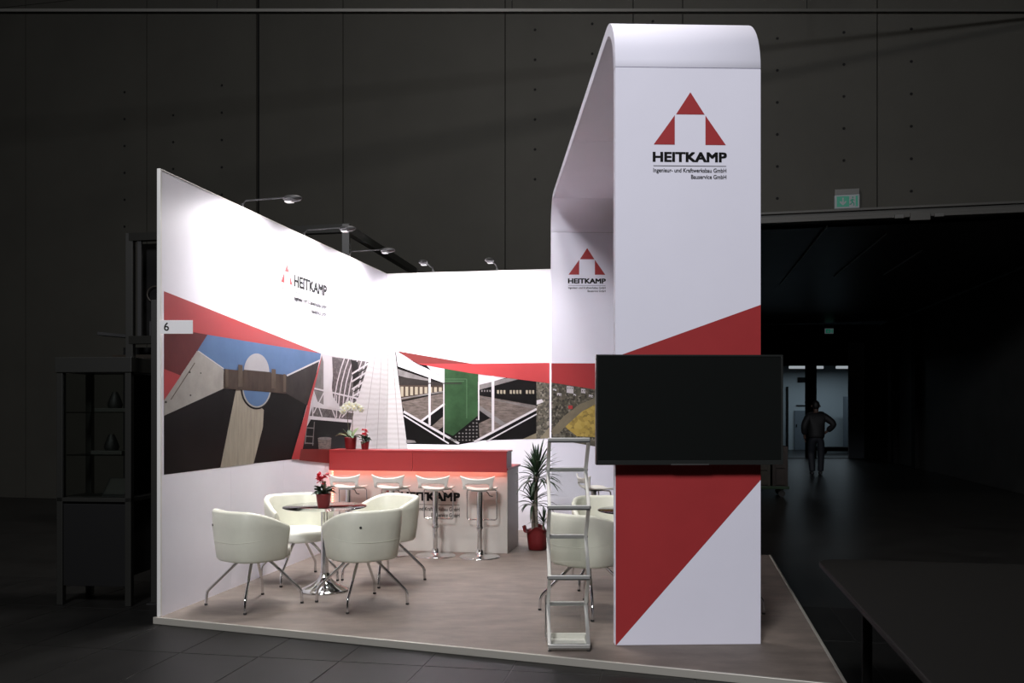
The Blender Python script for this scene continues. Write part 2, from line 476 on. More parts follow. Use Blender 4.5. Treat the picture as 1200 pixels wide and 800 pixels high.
OPL, OPR = hpx(742), 8.75                      # the passage opening in the hall wall
OPZ = 4.2
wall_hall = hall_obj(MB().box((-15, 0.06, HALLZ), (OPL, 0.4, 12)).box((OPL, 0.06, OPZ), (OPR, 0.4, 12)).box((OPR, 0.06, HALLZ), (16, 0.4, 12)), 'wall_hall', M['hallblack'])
structure(wall_hall)
seams = [-15, hpx(-120), hpx(30), hpx(172), hpx(302), hpx(402), hpx(592), hpx(800), hpx(1028), hpx(1240), 16]
ZROW = 8.6
for a, b in zip(seams[:-1], seams[1:]):
    cuts = [(a, b, HALLZ, ZROW)]
    if b > OPL:
        cuts = []
        if a < OPL: cuts.append((a, OPL, HALLZ, ZROW))
        aa, bb = max(a, OPL), min(b, OPR)
        if bb > aa: cuts.append((aa, bb, OPZ + 0.16, ZROW))
        if b > OPR: cuts.append((max(a, OPR), b, HALLZ, ZROW))
    cuts.append((a, b, ZROW + 0.008, 12))
    for (x0, x1, z0, z1) in cuts:
        g = 0.022 if abs(a - hpx(302)) < .01 or abs(b - hpx(302)) < .01 else 0.006
        g0 = 0.03 if abs(a - hpx(302)) < .01 else 0.007
        g1 = 0.03 if abs(b - hpx(302)) < .01 else 0.007
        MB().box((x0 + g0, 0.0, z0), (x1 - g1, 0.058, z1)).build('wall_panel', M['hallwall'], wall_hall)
cb = structure(MB().box((-16, 12.2, 6.88), (18, 12.28, 6.92)).build('ceiling_rail', M['hallwall_light']))
for x in (-8, -4, 0, 4, 8): MB().tube([(x, 12.24, 6.92), (x, 12.24, 12)], .006, 5).build('hanger_wire', M['hallblack'], cb)
# bolt holes in the wall panels
bh = MB()
def hole(px, py):
    a, z = F_HALL.trace(px, py)
    n = 8
    bh.add([(a + 0.022 * math.cos(2 * math.pi * k / n), -0.002, z + 0.022 * math.sin(2 * math.pi * k / n)) for k in range(n)] + [(a, 0.0, z)], [(k, (k + 1) % n, 8) for k in range(n)])
for px, y0, st in ((146, 108, 31.5), (203, 135, 31.5), (260, 100, 32), (627, 35, 35), (694, 28, 35), (765, 25, 35), (911, 45, 37.5), (989, 38, 37.5), (1068, 34, 38)):
    for k in range(6): hole(px, y0 + st * k)
o = bh.build('bolt_holes', M['hallblack'], wall_hall); o['kind'] = 'stuff'
# steel beam with door track over the opening
bm_ = hall_obj(MB().box((OPL - 0.3, -0.10, OPZ), (OPR + 0.3, 0.10, OPZ + 0.05)).box((OPL - 0.3, -0.04, OPZ + 0.05), (OPR + 0.3, 0.10, OPZ + 0.13)).box((OPL - 0.3, -0.08, OPZ + 0.13), (OPR + 0.3, 0.10, OPZ + 0.165)), 'trim_opening_beam', M['hallwall_light'], None, 0.004)
structure(bm_)
a_br = hpx(1073)
MB().box((a_br - 0.10, -0.16, OPZ - 0.06), (a_br + 0.16, -0.101, OPZ + 0.05)).build('track_bracket', M['hallwall_light'], bm_, 0.004)
MB().box((a_br - 0.30, -0.15, OPZ - 0.02), (a_br - 0.18, -0.101, OPZ + 0.035)).box((a_br + 0.22, -0.15, OPZ - 0.02), (a_br + 0.34, -0.101, OPZ + 0.03)).build('track_roller', M['grey_box'], bm_, 0.004)

# ---- the passage behind the opening
CV = VD.copy()                                  # runs parallel with the stand
cor_l = F_HALL.at(OPL, 0); cor_r = F_HALL.at(OPR, 0)
def COR(side, v, z=0.0):
    p = (cor_l if side == 'l' else cor_r) + CV * v
    return Vector((p.x, p.y, z))
LEN = 16.4
def slab_between(name, pts, z0, z1, m):
    return structure(MB().prism([(p.x, p.y) for p in pts], z0, z1).build(name, m))
cl, cr = COR('l', .2), COR('r', .2)
el, er = COR('l', LEN), COR('r', LEN - 0.9)
off = HXD * 0.3
slab_between('wall_passage_left', [cl, el, el - off, cl - off], HALLZ, OPZ, M['corridor'])
wpr = slab_between('wall_passage_right', [cr, cr + off, er + off, er], HALLZ, OPZ, M['corridor'])
ceil = slab_between('ceiling', [cl - off, cr + off, er + off, el - off], OPZ, OPZ + 0.2, M['corridor_ceiling'])
# ceiling rails, seen as thin bright lines running away
for (p0, p1) in (((1008, 300), (978, 324)), ((1080, 294), (1036, 322)), ((969, 266), (914, 334)), ((1038, 275), (985, 318))):
    q = []
    for (px, py) in (p0, p1):
        D = FPX * (OPZ - 0.03 - EYE) / (HY - py)
        q.append(Vector(((px - CX) / FPX * D, D, OPZ - 0.02)))
    MB().tube(q, 0.014, 6).build('ceiling_rail', M['alu'], ceil)
# pipe along the top of the right wall
pr = MB().tube([COR('r', .3, OPZ - .12) - HXD * .1, COR('r', LEN, OPZ - .12) - HXD * .1], 0.05, 8).build('ceiling_pipe', M['frame_dark'], ceil)
# the end wall of the passage: lintel, jambs and posts
DE = 28.6
def E(px, D=DE): return (px - CX) / FPX * D
def EZ(py, D=DE): return EYE + (HY - py) / FPX * D
ew = MB()
ew.box((2, DE, EZ(428)), (E(1050), DE + .3, OPZ))
ew.box((2, DE, HALLZ), (E(800), DE + .3, EZ(428)))
ew.box((E(947), DE, HALLZ), (E(957), DE + .3, EZ(428)))
ew.box((E(1012), DE, HALLZ), (E(1050), DE + .3, EZ(428)))
structure(ew.build('wall_passage_end', M['hallblack']))
kick = structure(MB().box((E(800), DE - .02, HALLZ - .002), (E(1012), DE + .28, HALLZ + .02)).build('trim_threshold', M['corridor']))
# door leaf standing open on the right
dl = structure(MB().box((E(993), DE - .10, HALLZ + .01), (E(1011.5), DE - .04, EZ(402))).build('door_1', M['door_dark'], None, 0.01))
for px in (1001, 1008.5):
    MB().box((E(px), DE - .13, EZ(487)), (E(px + 2), DE - .10, EZ(472))).build('door_handle', M['grey_box'], dl, 0.005)
MB().box((E(994), DE - .14, EZ(441)), (E(1011), DE - .10, EZ(437))).build('door_closer', M['grey_box'], dl, 0.01)
MB().box((E(993), DE - .115, EZ(433)), (E(1011.5), DE - .10, EZ(430.5))).build('door_rail', M['grey_box'], dl)
# right wall pieces: a tall doorway and a post
for v, m, nm in ((LEN - 4.6, 'hallblack', 'wall_post'), (LEN - 2.2, 'hallblack', 'wall_post')):
    p = COR('r', v) - HXD * 0.12
    q = p + HXD * 0.10
    MB().prism([(p.x, p.y), (q.x, q.y), ((q + CV * .35).x, (q + CV * .35).y), ((p + CV * .35).x, (p + CV * .35).y)], HALLZ, OPZ).build(nm, M[m], wpr)
# the lit room beyond
DR = 35.0
structure(MB().box((4, DE + .4, 4.95), (16, DR + .2, 5.1)).build('ceiling_far_room', M['room_grey']))
rm = MB().box((4, DR, HALLZ), (16, DR + .2, 5.0))
room = structure(rm.build('wall_far_room', M['room_white']))
structure(MB().box((14.6, DE + .5, HALLZ), (14.8, DR, 5.0)).build('wall_far_room_side', M['room_white']))
rp = lambda px: E(px, DR)
rz = lambda py: EZ(py, DR)
MB().box((rp(934.5), DR - .05, rz(448)), (rp(946), DR, rz(442))).box((rp(933), DR - .05, rz(475.5)), (rp(945), DR, rz(474.5))).build('vent_grille', M['hallblack'], room)
d2 = structure(MB().box((rp(930.5), DR - .08, HALLZ), (rp(944), DR - .005, rz(481))).build('door_2', M['room_grey']))
MB().box((rp(932), DR - .11, rz(500)), (rp(933), DR - .08, rz(497))).build('door_handle', M['hallblack'], d2)
MB().box((rp(921), DR - .1, HALLZ), (rp(923), DR - .005, rz(453))).build('wall_pipe', M['hallblack'], room)
bx = thing('storage_cabinet', 'grey blue metal cabinet in the lit room beyond the passage', 'cabinet', (rp(986), DR - 1.2, HALLZ))
MB().box((-.27, -.3, 0), (.30, .3, 2.05)).build('body', M['room_grey'], bx, .01)
MB().box((-.24, -.32, .08), (.02, -.3, 1.98)).build('door', M['room_grey'], bx, .006)
MB().box((.04, -.32, .08), (.28, -.3, 1.98)).build('door', M['room_grey'], bx, .006)
tl = []
for i, (a, b) in enumerate(((905, 945), (957, 994))):
    t = thing('tube_lamp', 'fluorescent tube lamp hanging over the ' + ('vent grille' if i == 0 else 'grey cabinet') + ' in the lit room', 'lamp', (rp((a + b) / 2), DR - 2.0, 3.05))
    L = (rp(b) - rp(a)) / 2 * .94
    MB().tube([(-L, 0, 0), (L, 0, 0)], 0.05, 8).build('tube', M['tube'], t)
    MB().box((-L, -.08, .05), (L, .08, .09)).build('reflector', M['room_white'], t)
    MB().tube([(-L * .7, 0, .09), (-L * .7, 0, 1.9)], 0.008, 5).tube([(L * .7, 0, .09), (L * .7, 0, 1.9)], 0.008, 5).build('hanger', M['grey_box'], t)
    d = bpy.data.lights.new('tube_light', 'AREA'); d.shape = 'RECTANGLE'; d.size = 2 * L; d.size_y = .2; d.energy = 22.0; d.color = (0.72, 0.88, 1.0)
    lo = bpy.data.objects.new('tube_light', d); C.objects.link(lo); lo.parent = t; lo.location = (0, 0, -.07)
# low dark barrier crossing the lit room
br = thing('pallet_truck', 'low dark pallet truck parked across the lit room floor', 'pallet truck', (rp(955), DR - 3.2, HALLZ))
MB().box((-1.0, -.3, .1), (1.0, .3, .24)).build('fork', M['hallblack'], br, .01)
MB().box((1.0, -.25, .12), (1.35, .25, .62)).build('pump_housing', M['hallblack'], br, .02)
MB().tube([(1.2, 0, .6), (1.45, 0, 1.25)], .02, 6).build('handle', M['hallblack'], br)
for x in (-.8, 1.15):
    MB().tube([(x, -.2, .09), (x, .2, .09)], .09, 12).build('wheel', M['rubber'], br)

# ---- exit signs
def exit_sign(name, label, loc, rz_, w_, h_, tiny=False):
    t = thing(name, label, 'exit sign', loc, rz_)
    MB().box((-w_ / 2, 0, 0), (w_ / 2, .06, h_)).build('housing', M['exit_white'], t, .004)
    MB().box((-w_ / 2, 0.0, h_), (w_ / 2, .07, h_ * 1.42)).build('top_box', M['grey_box'], t, .004)
    g = MB().box((-w_ * .42, -.004, h_ * .12), (w_ * .08, 0, h_ * .88)).build('green_field', M['exit_green'], t)
    f = MB().box((w_ * .34, -.004, h_ * .12), (w_ * .43, 0, h_ * .88)).build('green_strip', M['exit_green'], t)
    a = MB(); cx = -w_ * .17; k = h_
    a.add([(cx - .05 * k, -.006, .78 * k), (cx + .05 * k, -.006, .78 * k), (cx + .05 * k, -.006, .45 * k), (cx + .22 * k, -.006, .55 * k), (cx + .22 * k, -.006, .42 * k), (cx, -.006, .20 * k), (cx - .22 * k, -.006, .42 * k), (cx - .22 * k, -.006, .55 * k), (cx - .05 * k, -.006, .45 * k)], [tuple(range(9))])
    a.build('arrow', M['exit_white'], t)
    m = MB(); c = w_ * .21
    m.tube([(c - .02 * k, -.006, .66 * k), (c - .02 * k, -.004, .44 * k)], .05 * k, 6)
    m.tube([(c - .02 * k, -.006, .45 * k), (c + .10 * k, -.006, .34 * k), (c + .10 * k, -.006, .18 * k)], .03 * k, 6)
    m.tube([(c - .02 * k, -.006, .45 * k), (c - .10 * k, -.006, .30 * k), (c - .20 * k, -.006, .28 * k)], .03 * k, 6)
    m.tube([(c - .16 * k, -.006, .52 * k), (c - .02 * k, -.006, .64 * k), (c + .14 * k, -.006, .56 * k)], .025 * k, 6)
    m.lathe([(.001, -.05 * k), (.045 * k, -.02 * k), (.045 * k, .02 * k), (.001, .05 * k)], 8, (c + .02 * k, -.006, .78 * k))
    m.build('running_figure', M['exit_green'], t)
    return t
a, z = F_HALL.trace(992, 245)
exit_sign('exit_sign', 'green exit sign with arrow and running figure above the passage beam', F_HALL.at(a, z + .0, 0.062), HROT, .335, .195)
pz = EZ(391)
exit_sign('exit_sign', 'small green exit sign hanging at the far end of the passage', (E(972, DE - .1), DE - .1, pz), 0, .26, .16)

# ================================================================== THE STAND: platform and walls
def G(px, py, z=0.0):
    D = FPX * (EYE - z) / (py - HY); return Vector(((px - CX) / FPX * D, D, z))
PF = [B(-0.022, -0.03), Vector((1.815, 4.93, 0)), Vector((2.655, 9.33, 0)), Vector((1.75, 9.50, 0)), Vector((1.50, 11.35, 0)), B(-0.022, WL + 0.06)]
plat = structure(MB().prism([(p.x, p.y) for p in PF], HALLZ, 0.0).build('floor_platform', M['carpet']))
# metal edge trim along the front and the right
n_trim = 0
for (p, q) in ((PF[0], PF[1]), (PF[1], PF[2])):
    d = (q - p).normalized(); nn = Vector((d.y, -d.x, 0))
    tr = MB().prism([((p - d * .01).x, (p - d * .01).y), ((q + d * .01).x, (q + d * .01).y), ((q + d * .01 + nn * .02).x, (q + d * .01 + nn * .02).y), ((p - d * .01 + nn * .02).x, (p - d * .01 + nn * .02).y)], HALLZ, 0.004)
    n_trim += 1
    structure(tr.build('trim_%d' % n_trim, M['trim'], None, 0.003))

def wall_mesh(name, u0, v0, u1, v1):
    pts = [B(u0, v0), B(u1, v0), B(u1, v1), B(u0, v1)]
    return structure(MB().prism([(p.x, p.y) for p in pts], 0, WH).build(name, M['core']))
wall_left = wall_mesh('wall_left', -0.016, 0.01, 0.0, WL + .04)
wall_back = wall_mesh('wall_back', 0.0, WL, BWID - .01, WL + 0.04)
def panel_box(parent, u0, v0, u1, v1, z0=0.0, z1=WH):
    pts = [B(u0, v0), B(u1, v0), B(u1, v1), B(u0, v1)]
    return MB().prism([(p.x, p.y) for p in pts], z0, z1).build('wall_panel', M['panel'], parent)
nv = 5
for k in range(nv):
    a, b = WL * k / nv, WL * (k + 1) / nv - (0.0 if k < nv - 1 else 0.008)
    panel_box(wall_left, 0.0, a + .0008, 0.006, b - .0008)
for k in range(2):
    a, b = BWID * k / 2, BWID * (k + 1) / 2
    panel_box(wall_back, a + (.0062 if k == 0 else .0008), WL - .006, b - .0008, WL)
# edge posts and top rails
def rail(name, parent, u0, v0, u1, v1, z0, z1, m='edge'):
    pts = [B(u0, v0), B(u1, v0), B(u1, v1), B(u0, v1)]
    return MB().prism([(p.x, p.y) for p in pts], z0, z1).build(name, M[m], parent, .003)
rail('edge_post', wall_left, -0.02, -0.022, 0.008, 0.0, 0, WH + .012)
rail('top_rail', wall_left, -0.02, 0.0, 0.008, WL + .04, WH, WH + .012)
rail('top_rail', wall_back, 0.008, WL - .008, BWID, WL + .04, WH, WH + .012)

# ---- printed mural on the left wall
P = Print(F_LEFT)
P.poly('red', [(192, 341), (376, 414), (243, 392), (192, 383)], 1)
P.poly('p_maroon', [(192, 383), (243, 392), (231, 411), (192, 469)], 1)
P.poly('red', [(192, 432), (212, 440), (192, 469)], 2)
P.poly('p_blue', [(243, 392), (376, 414), (375, 421), (335, 441), (262, 434), (231, 411)], 1)
P.poly('p_black', [(192, 487), (262, 455), (335, 457), (374, 423), (342, 538), (297, 543), (192, 556)], 1)
P.poly('p_conc', [(231, 411), (262, 433), (262, 455), (192, 487), (192, 469)], 2)
for q in (((222, 436), 1.2), ((223, 463), 1.0), ((194, 471), 1.5), ((235, 437), .8)):
    P.ellipse('p_dark', q[0][0], q[0][1], q[1], q[1], layer=3, n=8)
P.line('p_tan', (200, 468), (228, 425), 1.0, 3)
P.poly('p_dark', [(335, 440), (374, 423), (362, 476), (320, 452)], 2)
P.poly('p_beige', [(277, 453), (309, 480), (308, 500), (297, 543), (258, 548)], 2)
P.ellipse('p_black', 300.5, 455, 18.6, 24.5, 180, 360, layer=3)
P.ellipse('p_conc', 300.5, 454, 17.0, 23.5, 180, 360, layer=4)
P.ellipse('p_blue', 300.5, 453, 15.6, 22.8, 180, 360, layer=5)
P.poly('p_brown', [(262, 432), (335, 439), (335, 461), (262, 455)], 6)
P.ellipse('p_dome', 300, 436, 15, 22, 0, 180, layer=7)
P.poly('p_brown', [(285, 433), (317, 436), (317, 455), (285, 453)], 8)
for (x, y0, y1, wd) in ((281, 427, 453, 5.2), (320, 432, 455, 5.0), (265, 432, 453, 3.4), (333, 438, 459, 3.0)):
    P.poly('p_tan', [(x - wd / 2, y0), (x + wd / 2, y0 + .6), (x + wd / 2, y1), (x - wd / 2, y1)], 9)
P.line('p_white', (336, 440), (375.5, 421.5), 1.8, 3)
P.line('p_white', (232, 411), (262, 432), 1.2, 3)
# second picture: structure under scaffolding, in front of the tower
P.poly('p_white', [(376, 414), (452, 428), (452, 527), (352, 527), (374, 430)], 1)
P.poly('p_grey', [(377, 416), (379, 424), (379, 474), (371, 470), (366, 458)], 2)
P.poly('p_lattice', [(389, 418), (434, 424), (428, 448), (420, 470), (400, 479), (388, 462), (390, 440)], 2)
for k in range(7):
    x = 391 + k * 5.2
    pts = [(x + 10 * t * t + 3 * t, 480 - 60 * t - 2 + k * .4) for t in (0, .25, .5, .75, 1)]
    for p, q in zip(pts[:-1], pts[1:]): P.line('p_white', p, q, 1.3, 3)
P.poly('p_black', [(411, 421), (419, 424), (421, 447), (414, 454)], 4)
for k in range(4):
    P.line('p_white', (412, 438 + 9 * k), (434, 424 + 9 * k), 1.9, 5)
    P.line('p_black', (414, 441 + 9 * k), (432, 429 + 9 * k), 1.5, 5)
P.poly('p_white', [(380, 416), (389, 418), (388, 450), (392, 478), (380, 476)], 4)
P.poly('p_black', [(364, 491), (412, 495), (404, 527), (352, 527), (356, 506)], 4)
P.poly('p_lattice', [(366, 476), (418, 482), (416, 493), (362, 488)], 5)
P.line('p_white', (368, 455), (420, 467), 1.9, 6)
P.line('p_white', (366, 476), (420, 484), 1.4, 6)
P.poly('p_white', [(361, 487), (415, 492), (415, 495.5), (361, 491)], 6)
for (a, b) in (((367, 458), (377, 488)), ((379, 460), (367, 484)), ((381, 459), (393, 490)), ((394, 463), (394, 489)), ((408, 464), (397, 490)), ((410, 466), (416, 490)), ((367, 456), (366, 489)), ((418, 470), (400, 489))):
    P.line('p_white', a, b, 1.2, 6)
P.line('p_grey', (359, 497), (357, 520), 1.0, 6); P.line('p_grey', (368, 494), (366, 522), 1.0, 6)
for y in (501, 511, 519): P.line('p_grey', (358, y), (367, y + .5), 1.2, 6)
P.poly('p_deck', [(372, 513), (388, 513), (387, 526), (373, 526)], 6)
P.ellipse('p_grey', 380, 513.5, 8, 1.6, layer=7)
P.poly('p_tower', [(437, 405), (453, 405), (453.4, 528), (404, 528), (415, 480)], 7)
for (a, b) in (((440, 410), (424, 527)), ((447, 408), (441, 527))): P.line('p_line', a, b, .6, 8)
P.poly('red', [(374.5, 423), (377, 417), (364, 470), (352, 538), (341, 538)], 8)
P.poly('red_dark', [(352, 526), (388, 526), (387, 543), (350, 539)], 9)
P.build('wall_print', wall_left)
# the company mark high on the wall
a0, b0 = F_LEFT.trace(329, 338)
a1, b1 = F_LEFT.trace(382.5, 355)
capH = (a1 - a0) / (2.5 + .3 + 7.7)
capH = min(capH, 0.2)
logo_side(F_LEFT, a0, F_LEFT.trace(350, 343.6)[1], capH, wall_left, M['red'], M['ink'])

# ---- printed mural on the back wall
P = Print(F_BACK)
P.poly('p_black', [(463, 412), (490, 426), (551, 437), (629, 446), (629, 514), (565, 516), (537, 521), (476, 520)], 1)
P.poly('p_tower', [(453.2, 405), (462, 405), (478, 528), (453.4, 528)], 3)
for (a, b) in (((455, 410), (453.6, 527)), ((460, 410), (468, 527))): P.line('p_line', a, b, .6, 4)
P.poly('red_dark', [(464.5, 411), (490, 426.4), (556, 426.4)], 4)
P.poly('red', [(488, 426), (556, 426), (644, 425), (644, 449), (551, 437)], 5)
P.poly('p_white', [(464, 412), (490, 427), (521, 441), (521, 449), (466, 429)], 2)
P.poly('p_white', [(500, 428), (521, 432), (521, 442), (508, 437)], 2)
P.poly('p_grey', [(466, 432), (502, 444), (502, 449), (467, 440)], 2)
P.poly('p_brown', [(467, 442), (521, 450), (521, 458), (468, 470)], 2)
P.poly('p_dark', [(467, 441), (521, 449), (521, 451.5), (467, 451)], 3)
for k in range(9):
    x = 469.5 + k * 5.6; y0 = 452.8 + k * .1; y1 = 464.5 - k * .75
    P.poly('p_cream', [(x, y0), (x + 3.4, y0), (x + 3.4, y1), (x, y1)], 4)
P.poly('p_deck', [(470, 471), (521, 460), (521, 473), (493, 493), (474, 482)], 3)
P.line('p_grey', (470, 467), (521, 458.5), 1.6, 4)
P.line('p_white', (494, 493), (521, 473), 2.4, 4)
P.poly('p_deck', [(505, 500), (520, 487), (519, 500), (512, 505)], 3)
for (x, y0, y1, wd) in ((503.5, 441, 498, 2.6), (520.2, 432, 515, 1.4)): P.poly('p_white', [(x - wd / 2, y0), (x + wd / 2, y0), (x + wd / 2, y1), (x - wd / 2, y1)], 5)
P.line('p_dark', (476, 449), (541, 449), 1.2, 8)
P.line('p_white', (473, 482), (538, 519.5), 2.6, 6); P.line('p_white', (473, 486.5), (526, 519.5), 1.6, 6)
P.poly('p_grey', [(476, 515), (486, 516), (488, 518.5), (476, 519)], 6)
P.poly('p_green', [(521, 431), (560, 437), (560, 517), (545, 517), (521, 506)], 4)
for a, b in (((521, 444), (547, 444)), ((547, 444), (547, 490)), ((521, 446.5), (544, 446.5))): P.line('p_green_line', a, b, .9, 5)
# honeycomb of dark modules at the foot of the green shaft
P.poly('p_black', [(523, 517), (560, 487), (560, 517)], 6)
for i in range(9):
    for j in range(8):
        x = 526 + i * 4.1; y = 515.5 - j * 4.0
        if y > 517 - (x - 522) * .78 + 3:
            P.ellipse('p_grey', x, y, 1.15, .95, layer=7, n=6)
P.poly('p_white', [(560.5, 438), (596, 441.5), (560.5, 452)], 2)
P.poly('p_grey', [(560.5, 451), (600, 441.5), (612, 443), (560.5, 457)], 3)
P.poly('p_black', [(562, 457), (628, 450), (628, 472), (562, 462)], 3)
P.poly('p_white', [(576, 440), (579.4, 440.4), (579.2, 506), (576.4, 506)], 6)
P.poly('p_white', [(560.3, 447), (561.8, 447), (561.8, 492), (560.3, 492)], 6)
for k in range(12):
    x = 582.5 + k * 3.75
    if k in (3, 8): continue
    P.poly('p_cream', [(x, 457.0), (x + 2.3, 457.0), (x + 2.3, 461.4), (x, 461.0)], 5)
for k in range(4): P.poly('p_grey', [(564 + k * 3.2, 456.8), (565.6 + k * 3.2, 456.8), (565.6 + k * 3.2, 459), (564 + k * 3.2, 459)], 5)
P.poly('p_deck', [(561, 463), (628, 475), (628, 481), (594, 498), (561, 476)], 4)
P.poly('p_grey', [(561, 474), (594, 497), (589, 500), (561, 480)], 5)
for k in range(4): P.line('p_grey', (565 + 4 * k, 466 + k * .6), (628, 475.5 + k * 1.2), .5, 5)
P.poly('p_deck', [(561, 496), (574, 490), (590, 499), (562, 514)], 3)
P.line('p_white', (556, 517.5), (629, 479), 2.5, 7); P.line('p_white', (570, 517), (629, 485), 1.5, 7)
P.poly('p_road', [(612, 514.5), (629, 507), (629, 514)], 3)
P.poly('p_town', [(628.6, 446), (644, 448), (644, 513), (628.6, 514)], 4)
P.poly('p_road', [(632, 514), (644, 500), (644, 513.4)], 5)
P.poly('p_white', [(629, 469), (635, 467.5), (637, 471), (629, 474)], 5)
P.build('wall_print', wall_back)

# ================================================================== THE ARCH
arch = thing('exhibition_arch', 'tall white arch with rounded corners, red wedge print and company mark on its front leg', 'arch', AO, AA)
def arc(cy, cz, r, a0, a1, n=12): return [(cy + r * math.cos(R(a0 + (a1 - a0) * k / n)), cz + r * math.sin(R(a0 + (a1 - a0) * k / n))) for k in range(n + 1)]
def strip(name, outer, inner, x0=0.0, x1=AW, m='arch', smooth=False, parent=None):
    """ribbon with the given outer and inner profile lines (y, z), as wide as the arch"""
    n = len(outer); mb = MB()
    v = [(x0, y, z) for y, z in outer] + [(x0, y, z) for y, z in inner] + [(x1, y, z) for y, z in outer] + [(x1, y, z) for y, z in inner]
    f, sm = [], []
    for i in range(n - 1):
        f += [(i, i + 1, 2 * n + i + 1, 2 * n + i), (n + i, 3 * n + i, 3 * n + i + 1, n + i + 1), (i, n + i, n + i + 1, i + 1), (2 * n + i, 2 * n + i + 1, 3 * n + i + 1, 3 * n + i)]
    f += [(0, 2 * n, 3 * n, n), (n - 1, 2 * n - 1, 4 * n - 1, 3 * n - 1)]
    mb.add(v, f)
    o = mb.build(name, M[m], parent or arch)
    if smooth:
        for p in o.data.polygons:
            p.use_smooth = abs(p.normal.x) < 0.5
    md = o.modifiers.new('bevel', 'BEVEL'); md.width = .002; md.segments = 1; md.limit_method = 'ANGLE'; md.angle_limit = R(50)
    return o
zs = AH - AR; g = 0.0035
front_leg = strip('front_leg', [(0, 0), (0, zs - g)], [(AT, 0), (AT, zs - g)])
strip('front_corner', arc(AR, zs, AR, 180, 90), arc(AR, zs, AR - AT, 180, 90), smooth=True)
ym = AL / 2
strip('ceiling_panel', [(AR + g, AH), (ym - g, AH)], [(AR + g, AH - AT), (ym - g, AH - AT)])
strip('ceiling_panel', [(ym + g, AH), (AL - AR - g, AH)], [(ym + g, AH - AT), (AL - AR - g, AH - AT)])
strip('rear_corner', arc(AL - AR, zs, AR, 90, 0), arc(AL - AR, zs, AR - AT, 90, 0), smooth=True)
rear_leg = strip('rear_leg', [(AL, 0), (AL, zs - g)], [(AL - AT, 0), (AL - AT, zs - g)])
# joint strips inside the gaps
hm = AT / 2
for a, b in (((.01, zs - .01), (AT - .01, zs + .006)), ((AL - AT + .01, zs - .01), (AL - .01, zs + .006))):
    MB().box((.004, a[0], a[1]), (AW - .004, b[0], b[1])).build('joint_strip', M['core'], arch)
for y in (AR, ym, AL - AR):
    MB().box((.004, y - .006, AH - AT + .01), (AW - .004, y + .006, AH - .01)).build('joint_strip', M['core'], arch)
# prints: built in world space, then handed to the leg they are printed on
bpy.context.view_layer.update()
def adopt(o, parent):
    o.parent = parent
    o.matrix_parent_inverse = parent.matrix_world.inverted()
class Dummy: pass
def printed(face, parent, fn):
    before = set(bpy.data.objects)
    fn()
    for o in set(bpy.data.objects) - before: adopt(o, parent)
def front_print():
    P = Print(F_ARCH)
    e = F_ARCH.trace(893, 757)[0]
    P.uvpoly('arch_red', [(0.002, F_ARCH.trace(721.5, 757)[1] + .002), (AW - .001, F_ARCH.trace(893, 562)[1]), (AW - .001, F_ARCH.trace(893, 357)[1]), (0.002, F_ARCH.trace(721.5, 418)[1])], 1)
    P.build('red_print', None)
    a0 = F_ARCH.trace(766, 168)[0]; a1, _ = F_ARCH.trace(850.5, 169)
    logo_stacked(F_ARCH, a0, F_ARCH.trace(808, 108)[1], a1 - a0, None, M['arch_red'], M['ink'])
printed(F_ARCH, front_leg, front_print)
def rear_print():
    P = Print(F_REAR)
    tr = F_REAR.trace
    zt = tr(645, 425.5)[1]
    P.uvpoly('red', [(0.002, zt), (AW - .002, zt), (AW - .002, tr(735, 462)[1]), (0.002, tr(645, 448)[1])], 2)
    P.uvpoly('p_town', [(0.002, tr(645, 448)[1]), (AW - .002, tr(735, 462)[1]), (AW - .002, tr(735, 530)[1]), (0.002, tr(645, 513)[1])], 1)
    P.poly('p_road', [(645.5, 505), (660, 488), (680, 473), (698, 466), (728, 461), (728, 466), (700, 472), (682, 482), (662, 500), (650, 513)], 2)
    P.poly('p_field', [(662, 500), (682, 482), (700, 472), (728, 466), (728, 518), (698, 512), (676, 511)], 3)
    P.poly('p_town', [(646, 513), (652, 508), (668, 507), (680, 514), (698, 513), (728, 520), (728, 528), (698, 523), (646, 513.5)], 4)
    for (x, y, w_, h_) in ((664, 452, 8, 8), (681, 455, 5, 5), (672, 461, 3, 2), (690, 462, 5, 3), (653, 460, 5, 3), (648, 455, 4, 2)):
        P.poly('p_white', [(x, y), (x + w_, y + 1), (x + w_, y + h_ + 1), (x, y + h_)], 5)
        for kk in range(int(w_ // 2.5)):
            P.poly('p_dark', [(x + 1 + kk * 2.5, y + 2), (x + 2 + kk * 2.5, y + 2), (x + 2 + kk * 2.5, y + 3.5), (x + 1 + kk * 2.5, y + 3.5)], 6)
    P.poly('arch_red', [(666, 475), (671, 475), (671, 479), (666, 479)], 5)
    P.build('wall_print', None)
    a0 = tr(666.2, 322)[0]; a1 = tr(709.3, 322)[0]
    logo_stacked(F_REAR, a0, tr(688, 290.5)[1], a1 - a0, None, M['arch_red'], M['ink'])
printed(F_REAR, rear_leg, rear_print)

